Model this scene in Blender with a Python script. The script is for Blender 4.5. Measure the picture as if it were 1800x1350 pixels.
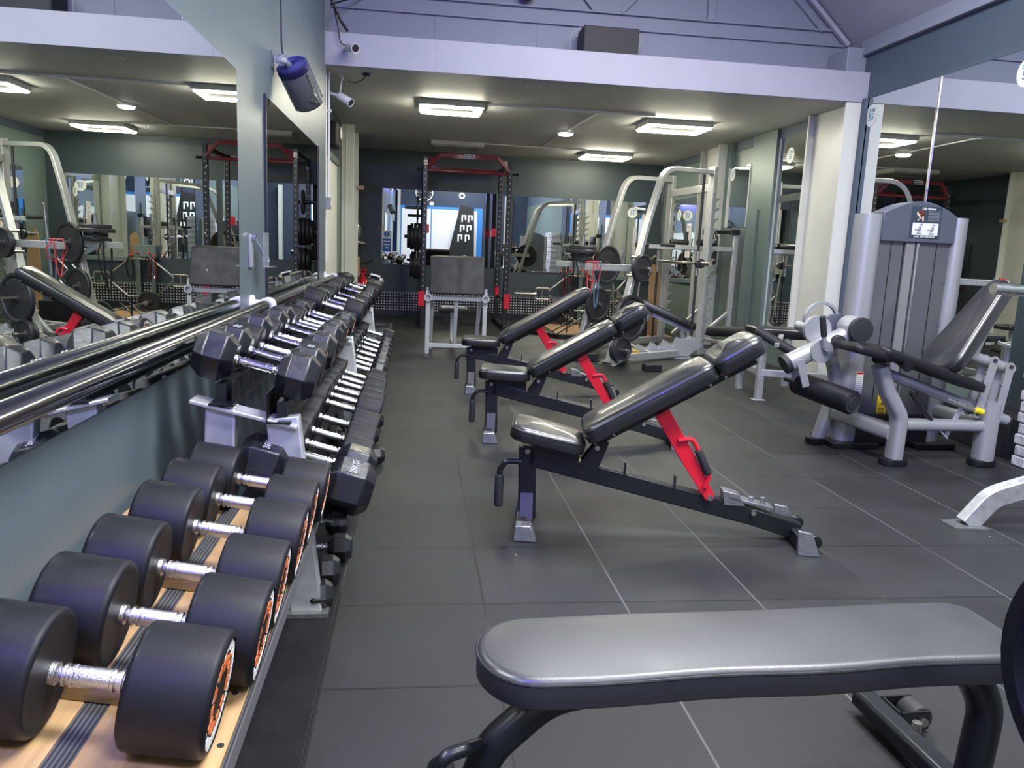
import bpy, bmesh, math, random
from mathutils import Vector, Matrix
random.seed(5)
for o in list(bpy.data.objects): bpy.data.objects.remove(o)
scn = bpy.context.scene
C = scn.collection
PI = math.pi
V = Vector

# ------------------------------------------------------------------ camera
def make_camera():
    p, r, y = 0.17376, 0.04345, 0.12741
    f = V((math.sin(y)*math.cos(p), math.cos(y)*math.cos(p), -math.sin(p)))
    r0 = V((math.cos(y), -math.sin(y), 0)); u0 = r0.cross(f)
    right = r0*math.cos(r) + u0*math.sin(r); up = -r0*math.sin(r) + u0*math.cos(r)
    m = Matrix((right, up, -f)).transposed().to_4x4(); m.translation = V((0, 0, 1.2))
    cd = bpy.data.cameras.new('camera'); cam = bpy.data.objects.new('camera', cd); C.objects.link(cam)
    cam.matrix_world = m; cd.sensor_width = 36; cd.lens = 36*1374.5/1800; cd.clip_start = .02
    scn.camera = cam
make_camera()

# ------------------------------------------------------------------ world, exposure, room lights
w = bpy.data.worlds.new('world'); scn.world = w; w.use_nodes = True
w.node_tree.nodes['Background'].inputs[0].default_value = (.55, .6, .8, 1)
w.node_tree.nodes['Background'].inputs[1].default_value = .15
scn.view_settings.view_transform = 'Standard'; scn.view_settings.look = 'None'
scn.view_settings.gamma = 1; scn.view_settings.use_curve_mapping = False
scn.view_settings.exposure = 1.1
FRAME_STRENGTH = 50
def area(name, loc, rot, sx, sy, power, col):
    d = bpy.data.lights.new(name, 'AREA'); d.shape = 'RECTANGLE'; d.size = sx; d.size_y = sy
    d.energy = power; d.color = col
    o = bpy.data.objects.new(name, d); C.objects.link(o); o.location = loc; o.rotation_euler = rot
    return o
area('added_hall_area_light', (1.7, 4.7, 4.10), (0, 0, 0), 1.9, 1.5, 75, (.96, .97, 1))  # three area lights added under the unseen roof to light the near hall
area('added_hall_area_light', (1.7, 1.3, 4.22), (0, 0, 0), 2.0, .9, 175, (.96, .97, 1))
area('added_hall_area_light', (1.7, -1.9, 4.22), (0, 0, 0), 1.6, .8, 100, (.92, .94, 1))
def aim(loc, tgt): return (V(loc) - V(tgt)).to_track_quat('Z', 'Y').to_euler()
area('blue_flood_light', (-.62, -.6, 2.95), aim((-.62, -.6, 2.95), (1.6, 6.5, 1.9)), .12, .08, 55, (.13, .10, 1))

# ------------------------------------------------------------------ materials
def nodes(name):
    m = bpy.data.materials.new(name); m.use_nodes = True
    nt = m.node_tree; return m, nt, nt.nodes['Principled BSDF']
def N(nt, t, **k):
    n = nt.nodes.new(t)
    for a, b in k.items(): setattr(n, a, b)
    return n
def mat(name, col, rough=.5, metal=0, var=0, vscale=6, bump=0, bscale=60, coat=0, rvar=0, spec=.5):
    m, nt, b = nodes(name); L = nt.links.new
    b.inputs['Base Color'].default_value = (*col, 1); b.inputs['Roughness'].default_value = rough
    b.inputs['Metallic'].default_value = metal; b.inputs['Coat Weight'].default_value = coat
    b.inputs['Specular IOR Level'].default_value = spec
    if var or bump or rvar:
        tc = N(nt, 'ShaderNodeTexCoord')
    if var or rvar:
        no = N(nt, 'ShaderNodeTexNoise'); no.inputs['Scale'].default_value = vscale; no.inputs['Detail'].default_value = 6
        L(tc.outputs['Object'], no.inputs['Vector'])
        if var:
            mx = N(nt, 'ShaderNodeMix', data_type='RGBA')
            mx.inputs[6].default_value = (*[c*(1-var) for c in col], 1); mx.inputs[7].default_value = (*[min(1, c*(1+var)) for c in col], 1)
            L(no.outputs[0], mx.inputs[0]); L(mx.outputs[2], b.inputs['Base Color'])
        if rvar:
            mr = N(nt, 'ShaderNodeMapRange'); mr.inputs[1].default_value = .3; mr.inputs[2].default_value = .7
            mr.inputs[3].default_value = max(.02, rough-rvar); mr.inputs[4].default_value = min(1, rough+rvar)
            L(no.outputs[0], mr.inputs[0]); L(mr.outputs[0], b.inputs['Roughness'])
    if bump:
        n2 = N(nt, 'ShaderNodeTexNoise'); n2.inputs['Scale'].default_value = bscale; n2.inputs['Detail'].default_value = 4
        L(tc.outputs['Object'], n2.inputs['Vector'])
        bp = N(nt, 'ShaderNodeBump'); bp.inputs['Strength'].default_value = bump; bp.inputs['Distance'].default_value = .004
        L(n2.outputs[0], bp.inputs['Height']); L(bp.outputs[0], b.inputs['Normal'])
    return m
def emit(name, col, s):
    m, nt, b = nodes(name); b.inputs['Base Color'].default_value = (*col, 1)
    b.inputs['Emission Color'].default_value = (*col, 1); b.inputs['Emission Strength'].default_value = s
    return m
M = dict(
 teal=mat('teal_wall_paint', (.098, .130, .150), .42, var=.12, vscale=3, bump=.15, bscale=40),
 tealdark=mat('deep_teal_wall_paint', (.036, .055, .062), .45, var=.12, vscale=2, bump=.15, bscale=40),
 green=mat('grey_green_panel_paint', (.125, .17, .158), .4, var=.1, vscale=3),
 navy=mat('navy_wall_paint', (.018, .03, .06), .5, var=.1),
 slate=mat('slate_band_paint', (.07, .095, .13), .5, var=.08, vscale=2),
 white=mat('white_beam_paint', (.40, .40, .48), .55, var=.08, vscale=3, bump=.3, bscale=30),
 offwhite=mat('off_white_steel_paint', (.50, .52, .49), .45, var=.1, vscale=4),
 cream=mat('cream_steel_paint', (.66, .66, .60), .45, var=.08, vscale=4),
 upper=mat('pale_grey_panel_paint', (.235, .25, .325), .6, var=.1, vscale=2, bump=.3, bscale=25),
 ceil=mat('grey_ceiling_paint', (.45, .45, .44), .6, var=.08, vscale=1.5, bump=.2, bscale=12),
 roof=mat('pale_roof_board', (.42, .43, .50), .6, var=.05),
 blackwall=mat('black_skirting_paint', (.012, .013, .018), .5),
 rubber=mat('black_rubber', (.0075, .0078, .0105), .52, var=.2, vscale=9, bump=.08, bscale=150, rvar=.06, spec=.3),
 hexrub=mat('worn_black_rubber', (.0085, .0088, .012), .36, var=.35, vscale=18, bump=.12, bscale=70, rvar=.10, spec=.5),
 chrome=mat('chrome', (.82, .82, .84), .13, 1),
 knurl=mat('knurled_chrome', (.66, .66, .68), .24, 1, bump=.35, bscale=500),
 steel=mat('brushed_steel', (.52, .5, .45), .32, 1, var=.2, vscale=30, rvar=.1),
 silver=mat('silver_painted_steel', (.53, .545, .56), .38, .55, var=.18, vscale=22, rvar=.08),
 galv=mat('galvanised_steel', (.50, .51, .50), .42, .5, var=.3, vscale=34, rvar=.1),
 metgrey=mat('metallic_grey_paint', (.40, .41, .42), .42, .45, var=.06, vscale=8),
 darkgrey=mat('dark_grey_panel_plastic', (.085, .095, .12), .4),
 shroud=mat('smoked_grey_shroud', (.10, .105, .11), .22, var=.1, vscale=3),
 blackpaint=mat('black_powder_coat', (.007, .008, .010), .4, coat=.1),
 vinyl=mat('black_vinyl', (.011, .0115, .0125), .34, bump=.06, bscale=260, rvar=.05, vscale=6, spec=1, coat=.25),
 wornvinyl=mat('worn_black_vinyl', (.014, .014, .016), .46, bump=.25, bscale=9, rvar=.06, vscale=8, spec=.3),
 stitch=mat('piping_black', (.02, .02, .022), .35),
 foam=mat('black_foam_grip', (.02, .021, .023), .6, bump=.3, bscale=200),
 red=mat('red_gloss_paint', (.62, .012, .03), .28, coat=.4),
 darkred=mat('dark_red_paint', (.17, .012, .022), .3, coat=.3),
 iron=mat('cast_iron', (.032, .033, .036), .45, .2, var=.3, vscale=20, bump=.4, bscale=70),
 wornsteel=mat('worn_metal_foot', (.27, .275, .28), .35, .7, var=.35, vscale=40, bump=.5, bscale=80),
 paper=mat('white_paper', (.75, .75, .72), .7), whitepl=mat('white_plastic', (.75, .75, .78), .4),
 greypl=mat('grey_plastic', (.28, .29, .32), .45),
 pink=mat('print_red', (.7, .12, .12), .6), ink=mat('print_dark', (.03, .05, .07), .6),
 stickerblue=mat('sticker_blue_ink', (.08, .25, .38), .5), stickergrey=mat('sticker_grey_ink', (.05, .11, .12), .5),
 orange=mat('orange_print', (.75, .16, .03), .5), skin=mat('print_skin', (.8, .6, .4), .6),
 yellow=mat('yellow_plastic', (.9, .72, .02), .4), yellowlab=mat('yellow_label', (.9, .6, .02), .5),
 blueprint=mat('blue_sign', (.02, .14, .4), .5), signblue=mat('blue_door_paint', (.03, .2, .6), .5),
 extred=mat('extinguisher_red', (.75, .02, .02), .25, coat=.5),
 bandred=mat('red_rubber_band', (.65, .05, .06), .5), bandblue=mat('blue_rubber_band', (.10, .19, .28), .5),
 cable=mat('black_cable', (.008, .008, .01), .5), whitecable=mat('white_cable', (.6, .6, .62), .5),
 brick=None, wood=None, mirror=None, mirror2=None, floor=None, strip=None, dots=None, smoke=None, ply=None,
 led=emit('led_tube', (1, .965, .78), FRAME_STRENGTH), ledoff=mat('diffuser_off', (.32, .32, .30), .5), framecentre=mat('shaded_centre_panel', (.06, .06, .05), .6),
 em=emit('emergency_lens', (1, 1, .97), 5), panel=emit('added_panel_lens', (.9, .93, 1), 4), blueled=emit('blue_led', (.05, .04, 1), 25),
)
def mirror_mat(name, speck):
    m, nt, b = nodes(name); L = nt.links.new
    b.inputs['Metallic'].default_value = 1; b.inputs['Roughness'].default_value = 0.0
    b.inputs['Base Color'].default_value = (.80, .84, .82, 1)
    if speck:
        tc = N(nt, 'ShaderNodeTexCoord'); vo = N(nt, 'ShaderNodeTexVoronoi'); vo.inputs['Scale'].default_value = 11
        L(tc.outputs['Object'], vo.inputs['Vector'])
        no = N(nt, 'ShaderNodeTexNoise'); no.inputs['Scale'].default_value = 5; L(tc.outputs['Object'], no.inputs['Vector'])
        lt = N(nt, 'ShaderNodeMath', operation='LESS_THAN'); L(vo.outputs['Distance'], lt.inputs[0]); lt.inputs[1].default_value = .045
        g = N(nt, 'ShaderNodeMath', operation='GREATER_THAN'); L(no.outputs[0], g.inputs[0]); g.inputs[1].default_value = .5
        mu = N(nt, 'ShaderNodeMath', operation='MULTIPLY'); L(lt.outputs[0], mu.inputs[0]); L(g.outputs[0], mu.inputs[1])
        d = N(nt, 'ShaderNodeBsdfDiffuse'); d.inputs[0].default_value = (.5, .55, .6, 1)
        mi = N(nt, 'ShaderNodeMixShader'); L(mu.outputs[0], mi.inputs[0]); L(b.outputs[0], mi.inputs[1]); L(d.outputs[0], mi.inputs[2])
        L(mi.outputs[0], nt.nodes['Material Output'].inputs[0])
    return m
M['mirror'] = mirror_mat('mirror_glass', False); M['mirror2'] = mirror_mat('speckled_mirror_glass', True)
def floor_mat():
    m, nt, b = nodes('rubber_tile_floor'); L = nt.links.new
    tc = N(nt, 'ShaderNodeTexCoord'); sp = N(nt, 'ShaderNodeSeparateXYZ'); L(tc.outputs['Object'], sp.inputs[0])
    def m2(op, a, c=None, v=None):
        n = N(nt, 'ShaderNodeMath', operation=op)
        if isinstance(a, (int, float)): n.inputs[0].default_value = a
        else: L(a, n.inputs[0])
        if c is not None: L(c, n.inputs[1])
        elif v is not None: n.inputs[1].default_value = v
        return n.outputs[0]
    def dist(ax, off, size):
        t = m2('DIVIDE', m2('SUBTRACT', sp.outputs[ax], v=off), v=size)
        fr = m2('FRACT', m2('ADD', t, v=40.5)); return m2('MULTIPLY', m2('ABSOLUTE', m2('SUBTRACT', fr, v=.5)), v=size), t
    dx, tx = dist(0, .254, .4866); dy, ty = dist(1, 2.478, .4999)
    lx = m2('LESS_THAN', dx, v=.0034); ly = m2('LESS_THAN', dy, v=.0042)
    line = m2('MAXIMUM', lx, ly)
    no = N(nt, 'ShaderNodeTexNoise'); no.inputs['Scale'].default_value = 2.2; no.inputs['Detail'].default_value = 7; L(tc.outputs['Object'], no.inputs[0])
    n2 = N(nt, 'ShaderNodeTexNoise'); n2.inputs['Scale'].default_value = 260; n2.inputs['Detail'].default_value = 3; L(tc.outputs['Object'], n2.inputs[0])
    wn = N(nt, 'ShaderNodeTexWhiteNoise', noise_dimensions='2D'); cb = N(nt, 'ShaderNodeCombineXYZ')
    L(m2('FLOOR', tx), cb.inputs[0]); L(m2('FLOOR', ty), cb.inputs[1]); L(cb.outputs[0], wn.inputs['Vector'])
    k = m2('ADD', m2('ADD', m2('MULTIPLY', no.outputs[0], v=.75), m2('MULTIPLY', n2.outputs[0], v=.5)), m2('MULTIPLY', wn.outputs[0], v=.34))
    rp = N(nt, 'ShaderNodeMapRange'); L(k, rp.inputs[0]); rp.inputs[1].default_value = .4; rp.inputs[2].default_value = 1.15
    mx = N(nt, 'ShaderNodeMix', data_type='RGBA'); L(rp.outputs[0], mx.inputs[0])
    mx.inputs[6].default_value = (.0055, .006, .0066, 1); mx.inputs[7].default_value = (.0235, .0245, .0262, 1)
    # joints: dusty pale towards the room's middle, dark elsewhere
    n3 = N(nt, 'ShaderNodeTexNoise'); n3.inputs['Scale'].default_value = 1.3; L(tc.outputs['Object'], n3.inputs[0])
    dust = N(nt, 'ShaderNodeMapRange'); L(m2('ADD', n3.outputs[0], m2('MULTIPLY', m2('GREATER_THAN', sp.outputs[0], v=.4), v=.22)), dust.inputs[0])
    dust.inputs[1].default_value = .5; dust.inputs[2].default_value = .72
    jc = N(nt, 'ShaderNodeMix', data_type='RGBA'); L(m2('MULTIPLY', dust.outputs[0], lx), jc.inputs[0])
    jc.inputs[6].default_value = (.002, .002, .0025, 1); jc.inputs[7].default_value = (.09, .09, .085, 1)
    m3 = N(nt, 'ShaderNodeMix', data_type='RGBA'); L(line, m3.inputs[0]); L(mx.outputs[2], m3.inputs[6]); L(jc.outputs[2], m3.inputs[7])
    # chalk flecks
    vo = N(nt, 'ShaderNodeTexVoronoi'); vo.inputs['Scale'].default_value = 3.2; L(tc.outputs['Object'], vo.inputs['Vector'])
    fl = m2('LESS_THAN', vo.outputs['Distance'], v=.014)
    m4 = N(nt, 'ShaderNodeMix', data_type='RGBA'); L(fl, m4.inputs[0]); L(m3.outputs[2], m4.inputs[6]); m4.inputs[7].default_value = (.4, .4, .38, 1)
    L(m4.outputs[2], b.inputs['Base Color'])
    rr = N(nt, 'ShaderNodeMapRange'); L(no.outputs[0], rr.inputs[0]); rr.inputs[3].default_value = .42; rr.inputs[4].default_value = .68
    L(rr.outputs[0], b.inputs['Roughness'])
    bp = N(nt, 'ShaderNodeBump'); bp.inputs['Strength'].default_value = .5; bp.inputs['Distance'].default_value = .003
    L(m2('SUBTRACT', m2('MULTIPLY', n2.outputs[0], v=.5), line), bp.inputs['Height']); L(bp.outputs[0], b.inputs['Normal'])
    return m
M['floor'] = floor_mat()
def wave_mat(name, c1, c2, scale, dist, rough, axis='X', stretch=(1, 1, 1)):
    m, nt, b = nodes(name); L = nt.links.new
    tc = N(nt, 'ShaderNodeTexCoord'); mp = N(nt, 'ShaderNodeMapping'); mp.inputs['Scale'].default_value = stretch
    L(tc.outputs['Object'], mp.inputs[0])
    wv = N(nt, 'ShaderNodeTexWave', bands_direction=axis); wv.inputs['Scale'].default_value = scale; wv.inputs['Distortion'].default_value = dist
    wv.inputs['Detail'].default_value = 4; wv.inputs['Detail Scale'].default_value = 1.5; L(mp.outputs[0], wv.inputs[0])
    cr = N(nt, 'ShaderNodeMix', data_type='RGBA'); cr.inputs[6].default_value = (*c1, 1); cr.inputs[7].default_value = (*c2, 1)
    L(wv.outputs[0], cr.inputs[0]); L(cr.outputs[2], b.inputs['Base Color']); b.inputs['Roughness'].default_value = rough
    return m
def grain_mat(name, c1, c2, rough, sc=(45, 2.2, 45)):
    m, nt, b = nodes(name); L = nt.links.new
    tc = N(nt, 'ShaderNodeTexCoord'); mp = N(nt, 'ShaderNodeMapping'); mp.inputs['Scale'].default_value = sc; L(tc.outputs['Object'], mp.inputs[0])
    no = N(nt, 'ShaderNodeTexNoise'); no.inputs['Scale'].default_value = 1; no.inputs['Detail'].default_value = 5; no.inputs['Distortion'].default_value = .8; L(mp.outputs[0], no.inputs[0])
    mr = N(nt, 'ShaderNodeMapRange'); mr.inputs[1].default_value = .3; mr.inputs[2].default_value = .7; L(no.outputs[0], mr.inputs[0])
    cr = N(nt, 'ShaderNodeMix', data_type='RGBA'); cr.inputs[6].default_value = (*c1, 1); cr.inputs[7].default_value = (*c2, 1)
    L(mr.outputs[0], cr.inputs[0]); L(cr.outputs[2], b.inputs['Base Color']); b.inputs['Roughness'].default_value = rough
    return m
M['wood'] = grain_mat('pale_pine_board', (.36, .225, .10), (.50, .325, .165), .42)
M['oldwood'] = grain_mat('brown_timber', (.17, .10, .045), (.42, .28, .14), .5, (4, 60, 60))
M['ply'] = grain_mat('platform_floor_board', (.40, .22, .10), (.55, .33, .16), .4, (30, 2, 30))
M['carpet'] = wave_mat('ribbed_grey_carpet', (.012, .012, .014), (.09, .09, .10), 42, 1.2, .9, 'X', (1, .05, 1))
def brick_mat():
    m, nt, b = nodes('white_painted_brick'); L = nt.links.new
    tc = N(nt, 'ShaderNodeTexCoord'); no = N(nt, 'ShaderNodeTexNoise'); no.inputs['Scale'].default_value = 25; no.inputs['Detail'].default_value = 8
    L(tc.outputs['Object'], no.inputs[0]); bp = N(nt, 'ShaderNodeBump'); bp.inputs['Strength'].default_value = 1; bp.inputs['Distance'].default_value = .012
    L(no.outputs[0], bp.inputs['Height']); L(bp.outputs[0], b.inputs['Normal'])
    b.inputs['Base Color'].default_value = (.55, .55, .57, 1); b.inputs['Roughness'].default_value = .7
    return m
M['brick'] = brick_mat()
def dots_mat():
    m, nt, b = nodes('studded_rubber_mat'); L = nt.links.new
    tc = N(nt, 'ShaderNodeTexCoord'); sp = N(nt, 'ShaderNodeSeparateXYZ'); L(tc.outputs['Object'], sp.inputs[0])
    def mm(op, a, v=None, c=None):
        n = N(nt, 'ShaderNodeMath', operation=op); L(a, n.inputs[0])
        if c is not None: L(c, n.inputs[1])
        elif v is not None: n.inputs[1].default_value = v
        return n.outputs[0]
    def cell(o): return mm('SUBTRACT', mm('FRACT', mm('ADD', mm('MULTIPLY', o, 23.), 50)), .5)
    a = cell(sp.outputs[0]); c = cell(sp.outputs[2])
    r = mm('SQRT', mm('ADD', mm('MULTIPLY', a, c=a), c=mm('MULTIPLY', c, c=c)))
    hit = mm('LESS_THAN', r, .23)
    mx = N(nt, 'ShaderNodeMix', data_type='RGBA'); L(hit, mx.inputs[0]); mx.inputs[6].default_value = (.01, .01, .012, 1); mx.inputs[7].default_value = (.8, .8, .78, 1)
    L(mx.outputs[2], b.inputs['Base Color']); b.inputs['Roughness'].default_value = .5
    return m
M['dots'] = dots_mat()
def clear_mat():
    m, nt, b = nodes('clear_acrylic'); b.inputs['Transmission Weight'].default_value = .85; b.inputs['Roughness'].default_value = .08
    b.inputs['Base Color'].default_value = (.85, .88, .95, 1); b.inputs['IOR'].default_value = 1.3
    return m
M['clear'] = clear_mat()

# ------------------------------------------------------------------ mesh kit
def basis(d, up=(0, 0, 1)):
    d = V(d).normalized(); up = V(up)
    if abs(d.dot(up)) > .98: up = V((1, 0, 0)) if abs(d.x) < .9 else V((0, 1, 0))
    x = d.cross(up).normalized(); y = x.cross(d).normalized(); return x, y, d
def fillet(pts, r, n=6):
    pts = [V(p) for p in pts]; out = [pts[0]]
    for i in range(1, len(pts)-1):
        a, b, c = pts[i-1], pts[i], pts[i+1]
        u = (a-b); v = (c-b); lu, lv = u.length, v.length; u.normalize(); v.normalize()
        ang = u.angle(v) if u.length and v.length else PI
        if ang > PI-.02: out.append(b); continue
        t = min(r/math.tan(ang/2), lu*.49, lv*.49)
        p, q = b+u*t, b+v*t
        for k in range(n+1):
            s = k/n; out.append(p*(1-s)**2 + b*2*s*(1-s) + q*s*s)
    out.append(pts[-1]); return out
class K:
    def __init__(s): s.bm = bmesh.new()
    def poly(s, vs, fs):
        v = [s.bm.verts.new(p) for p in vs]
        for f in fs:
            try: s.bm.faces.new([v[i] for i in f])
            except ValueError: pass
        return s
    def hexa(s, P):   # 8 corners: bottom 4, top 4
        return s.poly(P, [(0, 3, 2, 1), (4, 5, 6, 7), (0, 1, 5, 4), (1, 2, 6, 5), (2, 3, 7, 6), (3, 0, 4, 7)])
    def box(s, c, d, rot=None):
        c = V(c); x, y, z = [q/2 for q in d]
        P = [V(p) for p in ((-x, -y, -z), (x, -y, -z), (x, y, -z), (-x, y, -z), (-x, -y, z), (x, -y, z), (x, y, z), (-x, y, z))]
        if rot is not None: P = [rot @ p for p in P]
        return s.hexa([c+p for p in P])
    def bx(s, x0, x1, y0, y1, z0, z1):
        return s.box(((x0+x1)/2, (y0+y1)/2, (z0+z1)/2), (x1-x0, y1-y0, z1-z0))
    def sweep(s, pts, prof, up=(0, 0, 1), closed=False, scale=None):
        pts = [V(p) for p in pts]; n = len(pts); rings = []; px = None
        for i, p in enumerate(pts):
            if closed: t = (pts[(i+1) % n]-pts[i-1]).normalized()
            elif i == 0: t = (pts[1]-p).normalized()
            elif i == n-1: t = (p-pts[i-1]).normalized()
            else: t = ((pts[i+1]-p).normalized()+(p-pts[i-1]).normalized()).normalized()
            if px is None: x, y, _ = basis(t, up)
            else:
                x = (px-t*px.dot(t)).normalized(); y = x.cross(t).normalized()
            px = x
            k = scale[i] if scale else 1
            miter = 1
            rings.append([s.bm.verts.new(p+x*a*k+y*b*k) for a, b in prof])
        m = len(prof)
        R = range(n) if closed else range(n-1)
        for i in R:
            A, B = rings[i], rings[(i+1) % n]
            for j in range(m): s.bm.faces.new((A[j], A[(j+1) % m], B[(j+1) % m], B[j]))
        if not closed:
            s.bm.faces.new(rings[0][::-1]); s.bm.faces.new(rings[-1])
        return s
    def tube(s, pts, r, n=12, fil=0, closed=False, scale=None):
        if fil: pts = fillet(pts, fil)
        return s.sweep(pts, [(r*math.cos(2*PI*k/n), r*math.sin(2*PI*k/n)) for k in range(n)], closed=closed, scale=scale)
    def bar(s, pts, w, h, up=(0, 0, 1), fil=0, r=.004):
        if fil: pts = fillet(pts, fil)
        a, b = w/2, h/2; r = min(r, a*.4, b*.4)
        pr = [(a-r, -b), (a, -b+r), (a, b-r), (a-r, b), (-a+r, b), (-a, b-r), (-a, -b+r), (-a+r, -b)]
        return s.sweep(pts, pr, up)
    def oval(s, pts, w, h, up=(0, 0, 1), fil=0, n=20):
        if fil: pts = fillet(pts, fil)
        return s.sweep(pts, [(w/2*math.copysign(abs(math.cos(t))**.7, math.cos(t)), h/2*math.copysign(abs(math.sin(t))**.7, math.sin(t))) for t in [2*PI*k/n for k in range(n)]], up)
    def lathe(s, o, ax, prof, n=32, up=(0, 0, 1), close=True):
        o = V(o); x, y, d = basis(ax, up); rings = []
        for t, r in prof:
            rings.append([s.bm.verts.new(o+d*t+(x*math.cos(2*PI*k/n)+y*math.sin(2*PI*k/n))*r) for k in range(n)])
        for A, B in zip(rings, rings[1:]):
            for j in range(n): s.bm.faces.new((A[j], A[(j+1) % n], B[(j+1) % n], B[j]))
        if close:
            s.bm.faces.new(rings[0][::-1]); s.bm.faces.new(rings[-1])
        else:
            A, B = rings[-1], rings[0]
            for j in range(n): s.bm.faces.new((A[j], A[(j+1) % n], B[(j+1) % n], B[j]))
        return s
    def cyl(s, p, q, r, n=20, r2=None):
        p, q = V(p), V(q); return s.lathe(p, q-p, [(0, r), ((q-p).length, r if r2 is None else r2)], n)
    def rcyl(s, p, q, r, e=.01, n=28):
        p, q = V(p), V(q); l = (q-p).length; pr = []
        pr = [(e*(1-math.cos(k/4*PI/2)), r-e+e*math.sin(k/4*PI/2)) for k in range(5)]
        pr2 = [(l-t, rr) for t, rr in pr[::-1]]
        return s.lathe(p, q-p, pr+pr2, n)
    def prism(s, pts, vec):
        pts = [V(p) for p in pts]; vec = V(vec); n = len(pts)
        return s.poly(pts+[p+vec for p in pts], [tuple(range(n))[::-1], tuple(range(n, 2*n))]+[(i, (i+1) % n, n+(i+1) % n, n+i) for i in range(n)])
    def pad(s, outline, t, mtx, r=.02, crown=.008, bulge=0):
        # cushion: outline (2D, centred), thickness t, rounded top edge, domed top
        hx = max(abs(p[0]) for p in outline); hy = max(abs(p[1]) for p in outline); n = len(outline); rings = []
        lay = [(0, .006), (.006, 0), (t*.5, -bulge)]
        for k in range(6): a = k/5*PI/2; lay.append((t-r+r*math.sin(a), r*(1-math.cos(a))))
        lay += [(t+crown*.35, r*2.2), (t+crown*.75, hy*.5), (t+crown, hy*.85)]
        for z, ins in lay:
            fx, fy = 1-min(ins/hx, .97), 1-min(ins/hy, .97)
            rings.append([s.bm.verts.new(mtx @ V((p[0]*fx, p[1]*fy, z))) for p in outline])
        for A, B in zip(rings, rings[1:]):
            for j in range(n): s.bm.faces.new((A[j], A[(j+1) % n], B[(j+1) % n], B[j]))
        s.bm.faces.new(rings[0][::-1]); s.bm.faces.new(rings[-1]); return s
    def done(s, name, m, parent=None, ang=35, bev=0):
        me = bpy.data.meshes.new(name); bmesh.ops.recalc_face_normals(s.bm, faces=s.bm.faces)
        s.bm.to_mesh(me); s.bm.free()
        for p in me.polygons: p.use_smooth = True
        me.set_sharp_from_angle(angle=math.radians(ang))
        me.materials.append(M[m] if isinstance(m, str) else m)
        o = bpy.data.objects.new(name, me); C.objects.link(o)
        if parent: o.parent = parent
        if bev:
            b = o.modifiers.new('bevel', 'BEVEL'); b.width = bev; b.segments = 2; b.limit_method = 'ANGLE'; b.angle_limit = .6; b.harden_normals = False
        return o
def rrect(hx, hy, r, n=6):
    out = []
    for cx, cy, a0 in ((hx-r, hy-r, 0), (-hx+r, hy-r, PI/2), (-hx+r, -hy+r, PI), (hx-r, -hy+r, 3*PI/2)):
        for k in range(n+1): a = a0+k/n*PI/2; out.append((cx+r*math.cos(a), cy+r*math.sin(a)))
    return out
def T(name, label, cat, loc=(0, 0, 0), rz=0, group=None):
    o = bpy.data.objects.new(name, None); C.objects.link(o); o.location = loc; o.rotation_euler = (0, 0, rz); o.empty_display_size = .1
    o['label'] = label; o['category'] = cat
    if group: o['group'] = group
    return o
def tag(o, label, cat, group=None):
    o['label'] = label; o['category'] = cat
    if group: o['group'] = group
    return o
def S(o): o['kind'] = 'structure'; return o
def lab(o, l): o['label'] = l; return o
def text(name, body, size, mtx, m, parent=None, ext=.0005, align='CENTER', bold=False, spacing=1):
    cu = bpy.data.curves.new(name, 'FONT'); cu.body = body; cu.size = size; cu.extrude = ext; cu.align_x = align; cu.align_y = 'CENTER'
    cu.space_character = spacing; cu.resolution_u = 3
    if bold: cu.offset = size*.025
    tmp = bpy.data.objects.new(name, cu); C.objects.link(tmp)
    dg = bpy.context.evaluated_depsgraph_get(); me = bpy.data.meshes.new_from_object(tmp.evaluated_get(dg))
    bpy.data.objects.remove(tmp)
    me.materials.clear(); me.materials.append(M[m]); me.name = name
    me.transform(mtx); o = bpy.data.objects.new(name, me); C.objects.link(o)
    if parent: o.parent = parent
    return o
def frame_mtx(o, x, y):   # text plane: x right, y up
    x = V(x).normalized(); y = V(y).normalized(); z = x.cross(y)
    m = Matrix((x, y, z)).transposed().to_4x4(); m.translation = V(o); return m
def tmtx(loc, rx=0, ry=0, rz=0):
    from mathutils import Euler
    m = Euler((rx, ry, rz)).to_matrix().to_4x4(); m.translation = V(loc); return m
def copy_tree(o, parent=None):
    c = o.copy(); C.objects.link(c); c.parent = parent
    for ch in list(o.children): copy_tree(ch, c)
    return c
ORD = ['nearest the camera', 'second', 'third', 'fourth', 'fifth', 'sixth', 'seventh', 'eighth', 'ninth', 'tenth', 'eleventh', 'twelfth', 'thirteenth', 'fourteenth', 'fifteenth', 'sixteenth', 'seventeenth', 'eighteenth', 'nineteenth', 'twentieth']

# ------------------------------------------------------------------ shell
XL, XA, XR, YB, YF, ZC = -.78, -.965, 4.05, 13.0, -3.4, 2.63
ZT, ZBT, YM = 2.63, 2.89, 7.15
S(K().bx(-1.1, 4.6, YF-.2, YB+.2, -.08, 0).done('floor', 'floor'))
S(K().bx(XL-.25, XL, YF, 6.95, 0, 3.6).done('wall_left', 'teal'))
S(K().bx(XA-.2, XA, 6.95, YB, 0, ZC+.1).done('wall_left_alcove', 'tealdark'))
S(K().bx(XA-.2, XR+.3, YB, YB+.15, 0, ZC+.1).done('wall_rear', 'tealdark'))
S(K().bx(XR, XR+.25, YF, YB, 0, 2.66).done('wall_right', 'green'))
S(K().bx(XR-.004, XR+.25, YF, 7.15, 2.66, 3.05).done('wall_right_band', 'slate'))
S(K().bx(XA-.2, XR+.25, YM+.02, YB+.15, ZC, ZC+.12).done('ceiling', 'ceil'))
b = K().bx(XL-.02, XR, YM-.12, YM+.02, ZT, ZBT); b.bx(.1355, .1385, YM-.1215, YM-.119, ZT, ZBT)
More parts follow.
